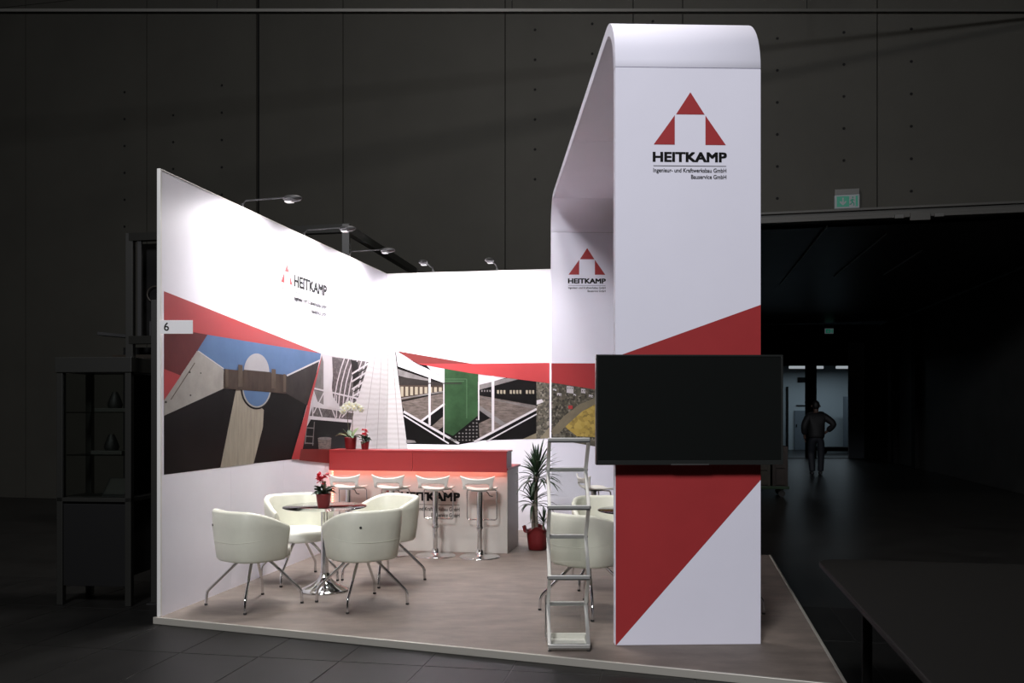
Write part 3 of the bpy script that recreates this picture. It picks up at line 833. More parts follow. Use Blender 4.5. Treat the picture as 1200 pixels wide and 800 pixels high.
# ================================================================== TELEVISION on the arch
tvw, tvh = 1.181, 0.691
tv = thing('television', 'large black flat television mounted on the front leg of the white arch', 'television', Vector((1.1155, 5.665, 1.50)), AA)
MB().box((-tvw / 2, 0.004, -tvh / 2), (tvw / 2, 0.05, tvh / 2)).build('back_housing', M['tv_body'], tv, .006)
MB().box((-tvw / 2 + .012, -.002, -tvh / 2 + .028), (tvw / 2 - .012, 0.004, tvh / 2 - .012)).build('screen', M['tv_screen'], tv)
fr = MB()
fr.box((-tvw / 2, -.006, tvh / 2 - .012), (tvw / 2, .01, tvh / 2)).box((-tvw / 2, -.006, -tvh / 2), (-tvw / 2 + .012, .01, tvh / 2 - .012)).box((tvw / 2 - .012, -.006, -tvh / 2), (tvw / 2, .01, tvh / 2 - .012)).box((-tvw / 2 + .012, -.006, -tvh / 2), (tvw / 2 - .012, .01, -tvh / 2 + .028))
bz = fr.build('bezel', M['tv_bezel'], tv, .002)
MB().box((-.12, -.009, -tvh / 2 - .002), (.12, 0.02, -tvh / 2 + .006)).build('sensor_strip', M['steel'], bz, .001)
mt = MB().box((-.25, .05, -.16), (.25, .075, .16)).box((-.04, .075, -.12), (.04, .1005, .12)).build('wall_mount', M['tv_body'], tv)

# ================================================================== BROCHURE STAND
bs = thing('brochure_stand', 'folding zigzag aluminium brochure stand with clear trays beside the arch', 'brochure stand', (0.355, 5.615, 0), 0)
W2 = 0.122
front = [(0.0, z) for z in (0.03, 0.458, 0.893, 1.312)]
back = [(0.235, z) for z in (0.245, 0.68, 1.113)]
for sx in (-1, 1):
    x = sx * W2
    for i in range(3):
        f0, b0, f1 = front[i], back[i], front[i + 1]
        MB().box((-.011, -.011, 0), (.011, .011, math.hypot(b0[0], b0[1] - f0[1])), 0, Matrix.Translation((x, f0[0], f0[1])) @ Matrix.Rotation(-math.atan2(b0[0] - f0[0], b0[1] - f0[1]), 4, 'X')).build('side_bar', M['alu'], bs, .002)
        MB().box((-.011, -.011, 0), (.011, .011, math.hypot(b0[0], f1[1] - b0[1])), 0, Matrix.Translation((x, b0[0], b0[1])) @ Matrix.Rotation(math.atan2(b0[0] - f1[0], f1[1] - b0[1]), 4, 'X')).build('side_bar', M['alu'], bs, .002)
    for (y, z) in front[1:3] + back:
        MB().tube([(x + sx * .008, y, z), (x + sx * .014, y, z)], .008, 8).build('pivot_bolt', M['rubber'], bs)
for i, (y, z) in enumerate(front):
    o = MB().box((-W2 - .008, -.014, z - .016), (W2 + .008, .012, z + .014)).build('front_lip', M['alu'], bs, .003)
    MB().box((-W2 - .006, -.018, z - .012), (W2 + .006, -.0141, z - .004)).build('lip_rib', M['steel'], o)
for (y, z) in back:
    MB().box((-W2 - .002, y - .012, z - .013), (W2 + .002, y + .012, z + .013)).build('back_bar', M['alu'], bs, .003)
# clear trays leaning from each lip to the bar above it, and the base tray
for i in range(3):
    f0, b0 = front[i], back[i]
    v = [(-W2 + .01, f0[0] + .014, f0[1]), (W2 - .01, f0[0] + .014, f0[1]), (W2 - .01, b0[0] - .013, b0[1]), (-W2 + .01, b0[0] - .013, b0[1])]
    mb = MB(); mb.add(v, [(0, 1, 2, 3)])
    o = mb.build('clear_tray', M['acrylic'], bs); md = o.modifiers.new('thick', 'SOLIDIFY'); md.thickness = .003
base = MB().box((-W2 - .008, 0.0, .004), (W2 + .008, .25, .018)).box((-W2 - .008, .25, .004), (W2 + .008, .26, .05)).build('base_tray', M['plastic_white'], bs, .002)
for sx in (-1, 1):
    MB().box((sx * W2 - .008, 0, .018), (sx * W2 + .008, .26, .042)).build('base_rail', M['alu'], bs, .002)
    for y in (.0, .24):
        MB().lathe([(.012, 0), (.012, .005)], 10, (sx * W2, y, 0)).build('foot', M['rubber'], bs)
# tall rear legs of the folded frame
for sx in (-1, 1):
    MB().tube([(sx * (W2 + .014), .25, .02), (sx * (W2 + .014), .25, 0.30)], .006, 6).build('stay_bar', M['steel'], bs)

# ================================================================== COUNTER
cn = thing('counter', 'white bar counter with raised red ledge and red light strip under it', 'counter', B(0.012, 3.27), BA)
CW = 1.925
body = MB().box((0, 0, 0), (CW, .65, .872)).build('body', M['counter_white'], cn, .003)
MB().box((0, -.085, .872), (CW + .02, .68, .895)).build('worktop', M['counter_red'], cn, .002)
for k, (a, b) in enumerate(((0, .928), (.931, CW + .012))):
    MB().box((a, -.105, .853), (b, -.085, 1.064)).build('ledge_panel', M['counter_red'], cn, .002)
MB().box((0, -.084, .896), (CW + .010, .18, 1.057)).build('ledge_core', M['counter_red'], cn)
MB().box((0, -.108, 1.0575), (CW + .02, .185, 1.074)).build('ledge_top', M['counter_red'], cn, .002)
MB().box((0.01, -.080, .860), (CW - .01, -.064, .8715)).build('led_strip', M['led'], cn)
ls = MB().box((-.004, -.006, .40), (.004, -.001, .862)).build('led_strip', M['counter_white'], cn)
lb = MB()
for k in range(16): lb.box((-.002, -.014, .42 + k * .027), (.008, -.006, .432 + k * .027))
lb.build('led_bulbs', M['led_bulb'], ls)
def counter_print():
    e = F_CNT.trace(538.5, 592)[0]
    bR = F_CNT.trace(538, 592)[1]
    cap = 0.083
    logo_side(F_CNT, e - cap * 10.5, bR, cap, None, M['red'], M['ink'])
bpy.context.view_layer.update()
printed(F_CNT, body, counter_print)

# ================================================================== SEATS AND TABLES
def make_tub_chair():
    t = thing('tub_chair', 'cream tub chair', 'chair', (0, 0, 0), 0, 'cream tub chairs')
    # the chair opens towards +y; ang = 0 is the middle of the back (-y)
    A_END = 118
    n = 40
    def rad(ang):                               # rounded square plan
        c, s_ = abs(math.cos(R(ang))), abs(math.sin(R(ang)))
        return 1.0 / ((c ** 2.7 + s_ ** 2.7) ** (1 / 2.7)) * 0.955
    def ztop(a):
        x = abs(a) / A_END
        return 0.742 - 0.125 * max(0.0, (x - 0.36) / 0.64) ** 1.35
    prof_n = 9
    mb = MB(); v = []
    rows = []
    for i in range(n + 1):
        a = -A_END + 2 * A_END * i / n
        rr = rad(a); d = Vector((math.sin(R(a)), -math.cos(R(a)), 0))
        zt = ztop(a)
        th = 0.052
        ring = []
        def P_(r, z): ring.append(Vector((d.x * r * rr, d.y * r * rr, z)))
        P_(.225, .365); P_(.252, .352); P_(.268, .375)
        P_(.283, .48); P_(.297, .62 if zt > .66 else zt - .05); P_(.300, zt - .018)
        P_(.292, zt - .003); P_(.275, zt + .002); P_(.258, zt - .006); P_(.250, zt - .022)
        P_(.240, .56); P_(.228, .46); P_(.222, .40)
        rows.append(ring)
    m_ = len(rows[0])
    for rg in rows: v += rg
    f = []
    for i in range(n):
        for k in range(m_):
            k2 = (k + 1) % m_
            f.append((i * m_ + k, i * m_ + k2, (i + 1) * m_ + k2, (i + 1) * m_ + k))
    f.append(tuple(range(m_))); f.append(tuple(n * m_ + k for k in reversed(range(m_))))
    mb.add(v, f, 0, True)
    sh = mb.build('shell', M['cream'], t)
    for p in sh.data.polygons:
        if len(p.vertices) > 4: p.use_smooth = False
    md = sh.modifiers.new('bevel', 'BEVEL'); md.width = .012; md.segments = 3; md.limit_method = 'ANGLE'; md.angle_limit = R(60)
    seam = []
    for i in range(33):
        a = -80 + 160 * i / 32
        d = Vector((math.sin(R(a)), -math.cos(R(a)), 0))
        seam.append(d * .2872 * rad(a) + Vector((0, 0, .505 + .035 * (abs(a) / 80) ** 2)))
    MB().tube(seam, .0022, 5).build('seam', M['cream'], sh)
    # seat cushion: fills the tub and rounds over at the front
    sc = MB(); nn = 36; lv = [(.86, .352), (.97, .362), (1.0, .385), (1.0, .425), (.97, .447), (.86, .455), (.5, .452), (.02, .450)]
    vv = []
    for s_, z in lv:
        for k in range(nn):
            a = 360 * k / nn
            fr_ = .246 * rad(a) * s_
            ext = 1.0 + (0.17 if math.cos(R(a)) < -.2 else 0) * max(0, -math.cos(R(a))) ** 1.0
            vv.append((math.sin(R(a)) * fr_, -math.cos(R(a)) * fr_ * ext, z))
    ff = []
    for i in range(len(lv) - 1):
        for k in range(nn):
            ff.append((i * nn + k, i * nn + (k + 1) % nn, (i + 1) * nn + (k + 1) % nn, (i + 1) * nn + k))
    ff.append(tuple(reversed(range(nn)))); ff.append(tuple((len(lv) - 1) * nn + k for k in range(nn)))
    sc.add(vv, ff, 0, True); sc.build('seat', M['cushion'], t)
    MB().box((-.11, -.11, .338), (.11, .11, .356)).build('leg_plate', M['steel'], t, .003)
    for k in range(4):
        a = R(45 + 90 * k); d = Vector((math.cos(a), math.sin(a), 0))
        pts = [d * .10 + Vector((0, 0, .345)), d * .14 + Vector((0, 0, .315)), d * .335 + Vector((0, 0, .125)), d * .352 + Vector((0, 0, .105)), d * .358 + Vector((0, 0, .08)), d * .362 + Vector((0, 0, .012))]
        lg = MB().tube(pts, .0115, 10).build('leg', M['chrome'], t)
        MB().lathe([(.013, 0), (.013, .014)], 10, tuple(d * .362)).build('leg_tip', M['rubber'], lg)
    # black grip button on the outside of the back
    for ang in (-30,):
        d = Vector((math.sin(R(ang)), -math.cos(R(ang)), 0))
        c = d * .296 * rad(ang) + Vector((0, 0, .625))
        MB().tube([c - d * .012, c + d * .006], [.012, .009], 10).build('grip_button', M['rubber'], t)
    return t
tub = make_tub_chair()
used_tub = [False]
def place_tub(x, y, tx, ty, label, group):
    o = tub if not used_tub[0] else copy_tree(tub)
    used_tub[0] = True
    o.location = (x, y, 0)
    o.rotation_euler = (0, 0, math.atan2(ty - y, tx - x) - math.pi / 2)
    o['label'] = label; o['group'] = group
    return o
T1 = Vector((-1.555, 7.50, 0)); T2 = Vector((1.03, 7.22, 0))
g1 = 'tub chairs around the table with the red potted flower'; g2 = 'tub chairs around the table behind the arch'
place_tub(-1.99, 6.97, T1.x, T1.y, 'cream tub chair with its back turned, between the left wall end and the flower table', g1)
place_tub(-1.165, 7.0, T1.x, T1.y, 'cream tub chair with its back turned, on the open aisle side of the flower table', g1)
place_tub(-1.885, 7.99, T1.x, T1.y, 'cream tub chair facing out between the left wall and the flower table', g1)
place_tub(-1.13, 7.95, T1.x, T1.y, 'cream tub chair between the flower table and the bar stools', g1)
place_tub(.57, 6.76, T2.x, T2.y, 'cream tub chair right behind the brochure stand', g2)
place_tub(.80, 7.74, T2.x - .2, T2.y - .25, 'cream tub chair behind the one at the brochure stand, nearer the high stool', g2)
place_tub(1.485, 6.66, T2.x, T2.y, 'tub chair hidden by the arch leg except for one chrome foot', g2)

def make_table(label, loc):
    t = thing('glass_table', label, 'table', loc, 0, 'round glass tables')
    MB().lathe([(.002, .690), (.335, .690), (.345, .694), (.345, .698), (.335, .702), (.002, .702)], 48, caps=False).build('table_top', M['glass_top'], t)
    MB().lathe([(.11, .682), (.11, .690)], 24).lathe([(.032, .02), (.032, .684)], 20).build('column', M['chrome'], t)
    MB().lathe([(.205, 0), (.208, .008), (.20, .018), (.12, .052), (.065, .085), (.045, .12), (.036, .15)], 40).build('base', M['chrome'], t)
    return t
make_table('round glass table with a red potted flower on it', T1)
make_table('round glass table mostly hidden behind the white arch', T2)

def make_stool():
    t = thing('bar_stool', 'white bar stool', 'stool', (0, 0, 0), 0, 'bar stools')
    # +y is the front of the seat (towards the counter)
    nx, ny = 34, 40
    def surf(s, q):
        """s -1..1 across, q 0 (front edge) .. 1 (top of back)"""
        L = q * 0.394
        wd = 0.168 + 0.012 * q
        if q < .16:  wd *= 0.80 + 0.20 * math.sin(q / .16 * math.pi / 2)
        # side profile: seat, bend, back
        if L < .25:
            y = .17 - L; z = .768 - .010 * (1 - min(1, L / .06)) - .006 * math.sin(L / .25 * math.pi)
        elif L < .309:
            a = (L - .25) / .045
            y = -.08 - .045 * math.sin(a); z = .768 + .045 * (1 - math.cos(a))
        else:
            a = L - .309
            y = -.1235 - a * math.cos(R(75)); z = .8014 + a * math.sin(R(75))
        wide = wd * (1 - .14 * math.sin(max(0, min(1, (L - .20) / .20)) * math.pi))
        x = s * wide
        # dished seat, cheeks curl up near the back, top edge dips in the middle
        z += .014 * abs(s) ** 2.4
        if q > .55:
            k = (q - .55) / .45
            z += .020 * k * (abs(s) ** 2.2 - .4)
            y += .035 * k * (abs(s) ** 2)
        return Vector((x, y, z - .075))
    v, f = [], []
    hs, hq0, hq1 = .80, .650, .865
    hc, hr = (hq0 + hq1) / 2, (hq1 - hq0) / 2
    def inside(s, q): return (abs(s) / hs) ** 3.0 + (abs(q - hc) / hr) ** 2.4 < 1
    idx = {}
    S = [-1 + 2 * i / nx for i in range(nx + 1)]; Q = [j / ny for j in range(ny + 1)]
    keep = []
    for i in range(nx):
        for j in range(ny):
            cs, cq = (S[i] + S[i + 1]) / 2, (Q[j] + Q[j + 1]) / 2
            if not inside(cs, cq): keep.append((i, j))
    deg = {}
    for (i, j) in keep:
        for c in ((i, j), (i + 1, j), (i + 1, j + 1), (i, j + 1)): deg[c] = deg.get(c, 0) + 1
    def vid(i, j):
        if (i, j) not in idx:
            s, q = S[i], Q[j]
            if 0 < i < nx and 0 < j < ny and deg[(i, j)] < 4:     # on the rim of the hole: snap to the smooth outline
                ds, dq = s, q - hc
                val = ((abs(ds) / hs) ** 3.0 + (abs(dq) / hr) ** 2.4)
                k = val ** (-1 / 2.65)
                s, q = ds * k, hc + dq * k
            idx[(i, j)] = len(v); v.append(surf(s, q))
        return idx[(i, j)]
    for (i, j) in keep: f.append((vid(i, j), vid(i + 1, j), vid(i + 1, j + 1), vid(i, j + 1)))
    mb = MB(); mb.add(v, f, 0, True)
    st = mb.build('seat_shell', M['plastic_white'], t)
    md = st.modifiers.new('thick', 'SOLIDIFY'); md.thickness = .014; md.offset = 0
    MB().box((-.075, -.07, .668), (.075, .10, .683)).build('seat_plate', M['steel'], t, .002)
    MB().lathe([(.030, .30), (.030, .675)], 20).build('gas_cover', M['chrome'], t)
    MB().lathe([(.033, .285), (.035, .30), (.033, .312)], 20).build('collar', M['steel'], t)
    MB().lathe([(.0255, .04), (.0255, .30)], 20).build('column', M['chrome'], t)
    MB().lathe([(.208, 0), (.210, .006), (.20, .012), (.06, .020), (.042, .030), (.036, .06), (.034, .075)], 48).build('base', M['chrome'], t)
    def rnd(pts, r=.03, k=5):
        out = [Vector(pts[0])]
        for a, b, c in zip(pts[:-2], pts[1:-1], pts[2:]):
            a, b, c = Vector(a), Vector(b), Vector(c)
            p = b + (a - b).normalized() * r; q = b + (c - b).normalized() * r
            for i in range(k + 1):
                u = i / k; out.append(p * (1 - u) ** 2 + b * 2 * u * (1 - u) + q * u * u)
        return out + [Vector(pts[-1])]
    MB().tube(rnd([(-.05, .06, .675), (-.155, .12, .675), (-.155, .135, .365), (.155, .135, .365), (.155, .12, .675), (.05, .06, .675)]), .0075, 8).build('footrest', M['chrome'], t)
    MB().tube(rnd([(.05, .02, .672), (.085, -.02, .662), (.11, -.04, .63), (.145, -.05, .625)], .012), .005, 6).build('height_lever', M['rubber'], t)
    return t
stool = make_stool()
ug = 'bar stools in a row at the counter'
for i, u in enumerate((.29, .765, 1.235, 1.70)):
    o = stool if i == 0 else copy_tree(stool)
    o.location = B(u, 3.0); o.rotation_euler = (0, 0, BA + R((-2, -1, 1, 2)[i]))
    o['group'] = ug
    o['label'] = ('white bar stool at the counter, next to the left wall end', 'white bar stool at the counter, second from the left wall', 'white bar stool in front of the last letters on the counter', 'white bar stool at the free end of the counter beside the palm plant')[i]
hs_ = copy_tree(stool)
hs_.location = (.84, 9.30, 0); hs_.rotation_euler = (0, 0, R(-72))
hs_['label'] = 'white high stool standing alone behind the arch and the tub chairs'; hs_['group'] = 'bar stools'

# ================================================================== WALL LAMPS
def wall_lamp(label, base, direction, energy=55):
    """arm spotlight clipped to the top of a wall, its head turned back to the wall"""
    t = thing('arm_spotlight', label, 'lamp', base, math.atan2(direction.y, direction.x), 'arm spotlights along the wall tops')
    MB().box((-.012, -.012, -.09), (.006, .012, .03)).build('clip', M['lamp_grey'], t, .002)
    MB().tube([(0, 0, .02), (.03, 0, .055), (.40, 0, .065)], .007, 8).build('arm', M['lamp_grey'], t)
    hd = MB()
    n, k = 14, 9; v = []; f = []
    for i in range(k + 1):
        a = math.pi * i / k
        for j in range(n):
            q = 2 * math.pi * j / n
            v.append((.46 - .085 * math.cos(a), .055 * math.sin(a) * math.cos(q), .055 + .030 * math.sin(a) * math.sin(q)))
    for i in range(k):
        for j in range(n): f.append((i * n + j, i * n + (j + 1) % n, (i + 1) * n + (j + 1) % n, (i + 1) * n + j))
    hd.add(v, f, 0, True)
    h = hd.build('head', M['lamp_grey'], t)
    MB().box((.40, -.03, .022), (.46, .03, .030)).build('lens', M['lamp_lens'], h)
    d = bpy.data.lights.new('spot_light', 'SPOT')
    d.energy = energy; d.spot_size = R(168); d.spot_blend = 1.0; d.shadow_soft_size = .05; d.color = (1.0, 0.955, 0.985)
    lo = bpy.data.objects.new('spot_light', d); C.objects.link(lo); lo.parent = t
    lo.location = (.45, 0, .0)
    lo.rotation_euler = Vector((-.34, 0, -.94)).to_track_quat('-Z', 'Y').to_euler()
    return t
for v, nm in ((1.25, 'over the blue sky picture'), (2.55, 'over the company mark'), (3.80, 'nearest the corner on the left wall')):
    wall_lamp('grey arm spotlight clipped to the left wall top, ' + nm, B(-.004, v, WH + .012), UD, 190)
for u, nm in ((.62, 'over the left half of the back wall'), (1.45, 'over the right half of the back wall')):
    wall_lamp('grey arm spotlight on the back wall top, ' + nm, B(u, WL, WH + .012), -VD, 160)

# ================================================================== NUMBER SIGN on the wall edge
ns = thing('number_sign', 'small white sign plate with a black number 6 on the wall end', 'sign', B(0.010, -0.026, 2.05), 0)
F_N = Face(B(0.010, -0.026, 2.05), Vector((1, 0, 0)), Vector((0, -1, 0)))
sw_ = .235
MB().box((0, -.002, 0), (sw_, .004, .098)).build('plate', M['sign_white'], ns, .001)
F_L = Face(Vector((0, -.002, 0)), Vector((1, 0, 0)), Vector((0, -1, 0)))
lettering('number', '6', F_L, .028, .022, .035, .058, M['ink'], ns, .012, 1)

# ================================================================== PLANTS
def pot(parent, r0, r1, h, m='pot_red'):
    MB().lathe([(r0 * .96, 0), (r0, .004), (r1 * .985, h - .012), (r1, h - .010), (r1, h), (r1 * .93, h), (r1 * .90, h - .015)], 22, caps=False).lathe([(r0 * .9, .001), (r0 * .9, .003)], 22).build('pot', M[m], parent)
    MB().lathe([(.002, h - .014), (r1 * .91, h - .016)], 22, caps=False).build('soil', M['soil'], parent)
def leaf_strip(mb, base, az, length, width, rise, droop, n=7, fold=.25, tip=.05):
    """a blade that leaves its base along azimuth az, rising then drooping"""
    d = Vector((math.cos(az), math.sin(az), 0)); s_ = Vector((-d.y, d.x, 0))
    v = []; f = []
    p = Vector(base); el = rise
    for i in range(n + 1):
        t = i / n
        wv = width * (math.sin(math.pi * min(1, t * .92 + .08)) ** .7) * (1 if t < .98 else tip)
        v += [p + s_ * wv / 2 + Vector((0, 0, wv * fold)), p.copy(), p - s_ * wv / 2 + Vector((0, 0, wv * fold))]
        el2 = el - droop * t
        p = p + (d * math.cos(el2) + Vector((0, 0, math.sin(el2)))) * length / n
    for i in range(n):
        a = i * 3; b = a + 3
        f += [(a, a + 1, b + 1, b), (a + 1, a + 2, b + 2, b + 1)]
    mb.add(v, f, 0, True)
    return mb
# orchid
oc = thing('orchid', 'white orchid with two stems in a red pot on the counter ledge', 'plant', B(.205, 3.30, 1.074), BA)
pot(oc, .055, .068, .13)
rnd_ = random.Random(3)
for az, L_, w_, ri, dr, m in ((R(178), .17, .05, R(32), R(60), 'leaf_pale'), (R(10), .14, .05, R(40), R(80), 'leaf'), (R(120), .15, .045, R(60), R(60), 'leaf'), (R(60), .15, .05, R(66), R(40), 'leaf_pale'), (R(-60), .13, .05, R(35), R(80), 'leaf'), (R(-130), .15, .05, R(48), R(70), 'leaf'), (R(200), .12, .045, R(70), R(30), 'leaf_pale'), (R(-20), .12, .04, R(25), R(60), 'leaf_dark')):
    leaf_strip(MB(), (math.cos(az) * .02, math.sin(az) * .02, .12), az, L_, w_, ri, dr).build('leaf', M[m], oc)
for sx, top in ((-.028, .43), (.020, .45)):
    MB().tube([(sx * .5, 0, .12), (sx, .0, .25), (sx * 1.2, -.01, .36), (sx * 1.2 + .01, -.02, top - .02), (sx * 1.2 + .05, -.03, top + .01), (sx * 1.2 + .10, -.03, top - .01)], .0035, 6).build('stem', M['stem'], oc)
def blossom(parent, c, rz_, sc=1.0, tilt=.2):
    e = Matrix.Translation(c) @ Matrix.Rotation(rz_, 4, 'Z') @ Matrix.Rotation(tilt, 4, 'X')
    mb = MB()
    for k in range(5):
        a = R(90 + 72 * k); L_ = .034 * sc * (1.0 if k % 2 == 0 else 1.12); wd = .030 * sc
        d = Vector((math.cos(a), 0, math.sin(a))); s_ = Vector((-d.z, 0, d.x))
        v = [Vector((0, -.004, 0)), d * L_ * .5 + s_ * wd / 2 + Vector((0, -.006, 0)), d * L_ + Vector((0, .004, 0)), d * L_ * .5 - s_ * wd / 2 + Vector((0, -.006, 0)), d * L_ * .85 + s_ * wd * .3, d * L_ * .85 - s_ * wd * .3]
        mb.add(v, [(0, 3, 5, 2, 4, 1)], 0, False, e)
    o = mb.build('blossom', M['petal_white'], parent)
    md = o.modifiers.new('thick', 'SOLIDIFY'); md.thickness = .002
    h = MB(); h.lathe([(.001, -.006), (.006 * sc, -.003), (.006 * sc, .003), (.001, .006)], 8, tuple(Vector(c) + Vector((0, -.010, 0))))
    h.build('blossom_heart', M['petal_heart'], o)
for (x, y, z, rz_, sc) in ((-.085, -.02, .405, .3, 1.0), (-.07, -.035, .445, .1, 1.1), (-.035, -.03, .475, -.1, 1.15), (.0, -.04, .485, 0, 1.15), (.04, -.03, .465, .2, 1.1), (.075, -.045, .475, -.2, 1.1), (.105, -.03, .455, .1, 1.1), (.14, -.04, .44, -.3, 1.0), (-.01, -.055, .445, .0, 1.05), (.06, -.055, .44, .2, 1.0), (-.05, -.05, .42, .0, .9), (.125, -.03, .42, .1, .85)):
    blossom(oc, (x, y, z), rz_, sc)
# red flowering pot plants
def red_plant(label, loc, k, seed):
    t = thing('red_flower_pot', label, 'plant', loc, 0)
    rr = random.Random(seed)
    pot(t, .042 * k, .055 * k, .10 * k)
    lf = MB()
    for i in range(26):
        az = rr.uniform(0, 2 * math.pi)
        leaf_strip(lf, (math.cos(az) * .02 * k, math.sin(az) * .02 * k, (.09 + rr.uniform(0, .05)) * k), az, rr.uniform(.05, .085) * k, .042 * k, R(rr.uniform(0, 60)), R(50), 4)
    o = lf.build('foliage', M['leaf_dark'], t); o['kind'] = 'stuff'
    st = MB()
    for i in range(7): st.tube([(0, 0, .09 * k), (rr.uniform(-.025, .025) * k, rr.uniform(-.02, .02) * k, .19 * k)], .003 * k, 5)
    st.build('stems', M['stem'], t)
    for i in range(9):
        c = Vector((rr.uniform(-.034, .034), rr.uniform(-.03, .02), rr.uniform(.175, .235))) * k
        mb = MB()
        for j in range(6):
            az = rr.uniform(0, 6.28)
            leaf_strip(mb, c, az, .03 * k, .024 * k, R(rr.uniform(-20, 80)), R(30), 3)
        mb.build('flower', M['petal_red'], t)
    return t
red_plant('small red flowering plant in a red pot beside the white orchid', B(.375, 3.28, 1.074), .86, 5)
red_plant('red flowering plant in a red pot standing on the round glass table', (T1.x + .01, T1.y - .10, .7015), 1.12, 9)
# dracaena palm in a wrapped pot
dp = thing('palm_plant', 'tall spiky green palm plant in a red wrapped pot beside the counter', 'plant', B(2.20, 3.60, 0), BA)
wr = MB(); n = 40; prof = [(.075, 0), (.095, .01), (.105, .10), (.112, .17), (.118, .20), (.135, .225), (.160, .232)]
v = []; f = []
for i, (r_, z) in enumerate(prof):
    for k in range(n):
        a = 2 * math.pi * k / n
        wob = (1 + (.03 + .10 * (i / 6) ** 3) * math.sin(a * 5 + .6) + .05 * (i / 6) ** 2 * math.sin(a * 11))
        v.append((r_ * wob * math.cos(a), r_ * wob * math.sin(a), z + (.030 * math.sin(a * 4 + 1) if i >= 5 else 0)))
for i in range(len(prof) - 1):
    for k in range(n): f.append((i * n + k, i * n + (k + 1) % n, (i + 1) * n + (k + 1) % n, (i + 1) * n + k))
wr.add(v, f, 0, True)
o = wr.build('wrapped_pot', M['pot_red'], dp); md = o.modifiers.new('thick', 'SOLIDIFY'); md.thickness = .004
MB().lathe([(.002, .19), (.105, .188)], 24, caps=False).lathe([(.07, .001), (.07, .003)], 24).build('soil', M['soil'], dp)
MB().tube([(-.01, 0, .18), (-.015, 0, .40), (-.012, .0, .70), (-.005, 0, .82)], [.022, .020, .018, .014], 10).build('trunk', M['trunk'], dp)
MB().tube([(-.045, .01, .18), (-.05, .01, .36), (-.048, .01, .50)], [.018, .016, .014], 10).build('trunk', M['trunk'], dp)
MB().tube([(.065, -.01, .18), (.07, -.01, .29)], [.012, .010], 8).build('trunk', M['trunk'], dp)
rr = random.Random(11)
for (bx_, by_, bz_, nl, L0, L1, top) in ((-.005, 0, .72, 62, .26, .40, .14), (-.048, .01, .46, 34, .22, .34, .10), (.07, -.01, .27, 26, .12, .20, .05)):
    mb = MB()
    for i in range(nl):
        az = i * 2.39996 + rr.uniform(-.2, .2); t_ = i / nl
        ln = rr.uniform(L0, L1)
        if math.cos(az + BA * 0) < -.1: ln = min(ln, (.215 + bx_) / abs(math.cos(az)))     # kept clear of the counter side
        leaf_strip(mb, (bx_ + math.cos(az) * .012, by_ + math.sin(az) * .012, bz_ + top * t_), az, ln, .026 if L0 > .15 else .018, R(5 + 78 * t_ + rr.uniform(-8, 8)), R(70 * (1 - t_) + 12), 8)
    o = mb.build('foliage', M['leaf_dark'], dp); o['kind'] = 'stuff'

# ================================================================== NEIGHBOURING STAND (dark, behind the left wall)
nb = thing('neighbour_stand', 'dark metal frame of the unlit neighbouring stand behind the left wall', 'stand frame', (0, 0, 0), 0)
def beam(name, p, q, wd, ht, m='frame_dark'):
    p, q = Vector(p), Vector(q); d = (q - p); L = d.length; d.normalize()
    up = Vector((0, 0, 1)) if abs(d.z) < .9 else Vector((0, 1, 0))
    s_ = d.cross(up).normalized(); t_ = s_.cross(d)
    mb = MB()
    v = [p + s_ * a * wd / 2 + t_ * b * ht / 2 for a, b in ((-1, -1), (1, -1), (1, 1), (-1, 1))] + [q + s_ * a * wd / 2 + t_ * b * ht / 2 for a, b in ((-1, -1), (1, -1), (1, 1), (-1, 1))]
    mb.add(v, [(3, 2, 1, 0), (4, 5, 6, 7), (0, 1, 5, 4), (1, 2, 6, 5), (2, 3, 7, 6), (3, 0, 4, 7)])
    return mb.build(name, M[m], nb, .004)
N0 = Vector((-4.72, 11.17, 0)); N1 = Vector((-1.95, 10.62, 0)); N2 = Vector((-1.50, 13.9, 0))
nz = 3.63
Z = lambda p, z: Vector((p.x, p.y, z))
beam('top_beam', Z(N0, nz), Z(N1, nz), .09, .10); beam('top_beam', Z(N1, nz), Z(N2, nz), .09, .10)
for p in (N0, N1, N2): beam('post', Z(p, HALLZ), Z(p, nz + .05), .09, .09)
nd = (N1 - N0).normalized()
beam('cross_rail', Z(N0, 2.36), Z(N0 + nd * 1.0, 2.36), .09, .10)
beam('inner_post', Z(N0 + nd * .13, 2.4), Z(N0 + nd * .13, nz - .05), .05, .05, 'frame_black')
o = MB(); a, b = N0 + nd * .06 + Vector((0, .18, 0)), N0 + nd * 1.1 + Vector((0, .18, 0))
o.prism([(a.x, a.y), (b.x, b.y), (b.x, b.y + .03), (a.x, a.y + .03)], 2.42, nz - .05).build('infill_panel', M['frame_panel_shaded'], nb)
o = MB(); o.prism([(a.x - .35, a.y + .3), (b.x, b.y + .3), (b.x, b.y + .33), (a.x - .35, a.y + .33)], HALLZ, 2.30).build('infill_panel', M['frame_panel_shaded'], nb)
beam('shelf_board', (a.x - .3, a.y + .1, 2.16), (b.x, b.y + .1, 2.16), .35, .05, 'wood_dark')
beam('shelf_board', (a.x - .55, a.y + .1, 2.46), (a.x - .12, a.y + .1, 2.42), .20, .04, 'frame_black')
# ring emblem and black bar printed on its panel
pc = Vector((-4.47 + .02, 11.24, 2.94))
ring = [(pc.x + .10 * math.cos(2 * math.pi * k / 24), pc.y + .02, pc.z + .10 * math.sin(2 * math.pi * k / 24)) for k in range(24)]
MB().tube(ring, .008, 6, closed=True).build('ring_emblem', M['wood_dark'], nb)
MB().box((pc.x - .06, pc.y - .01, pc.z - .62), (pc.x - .02, pc.y + .02, pc.z - .34)).build('black_bar', M['frame_black'], nb)
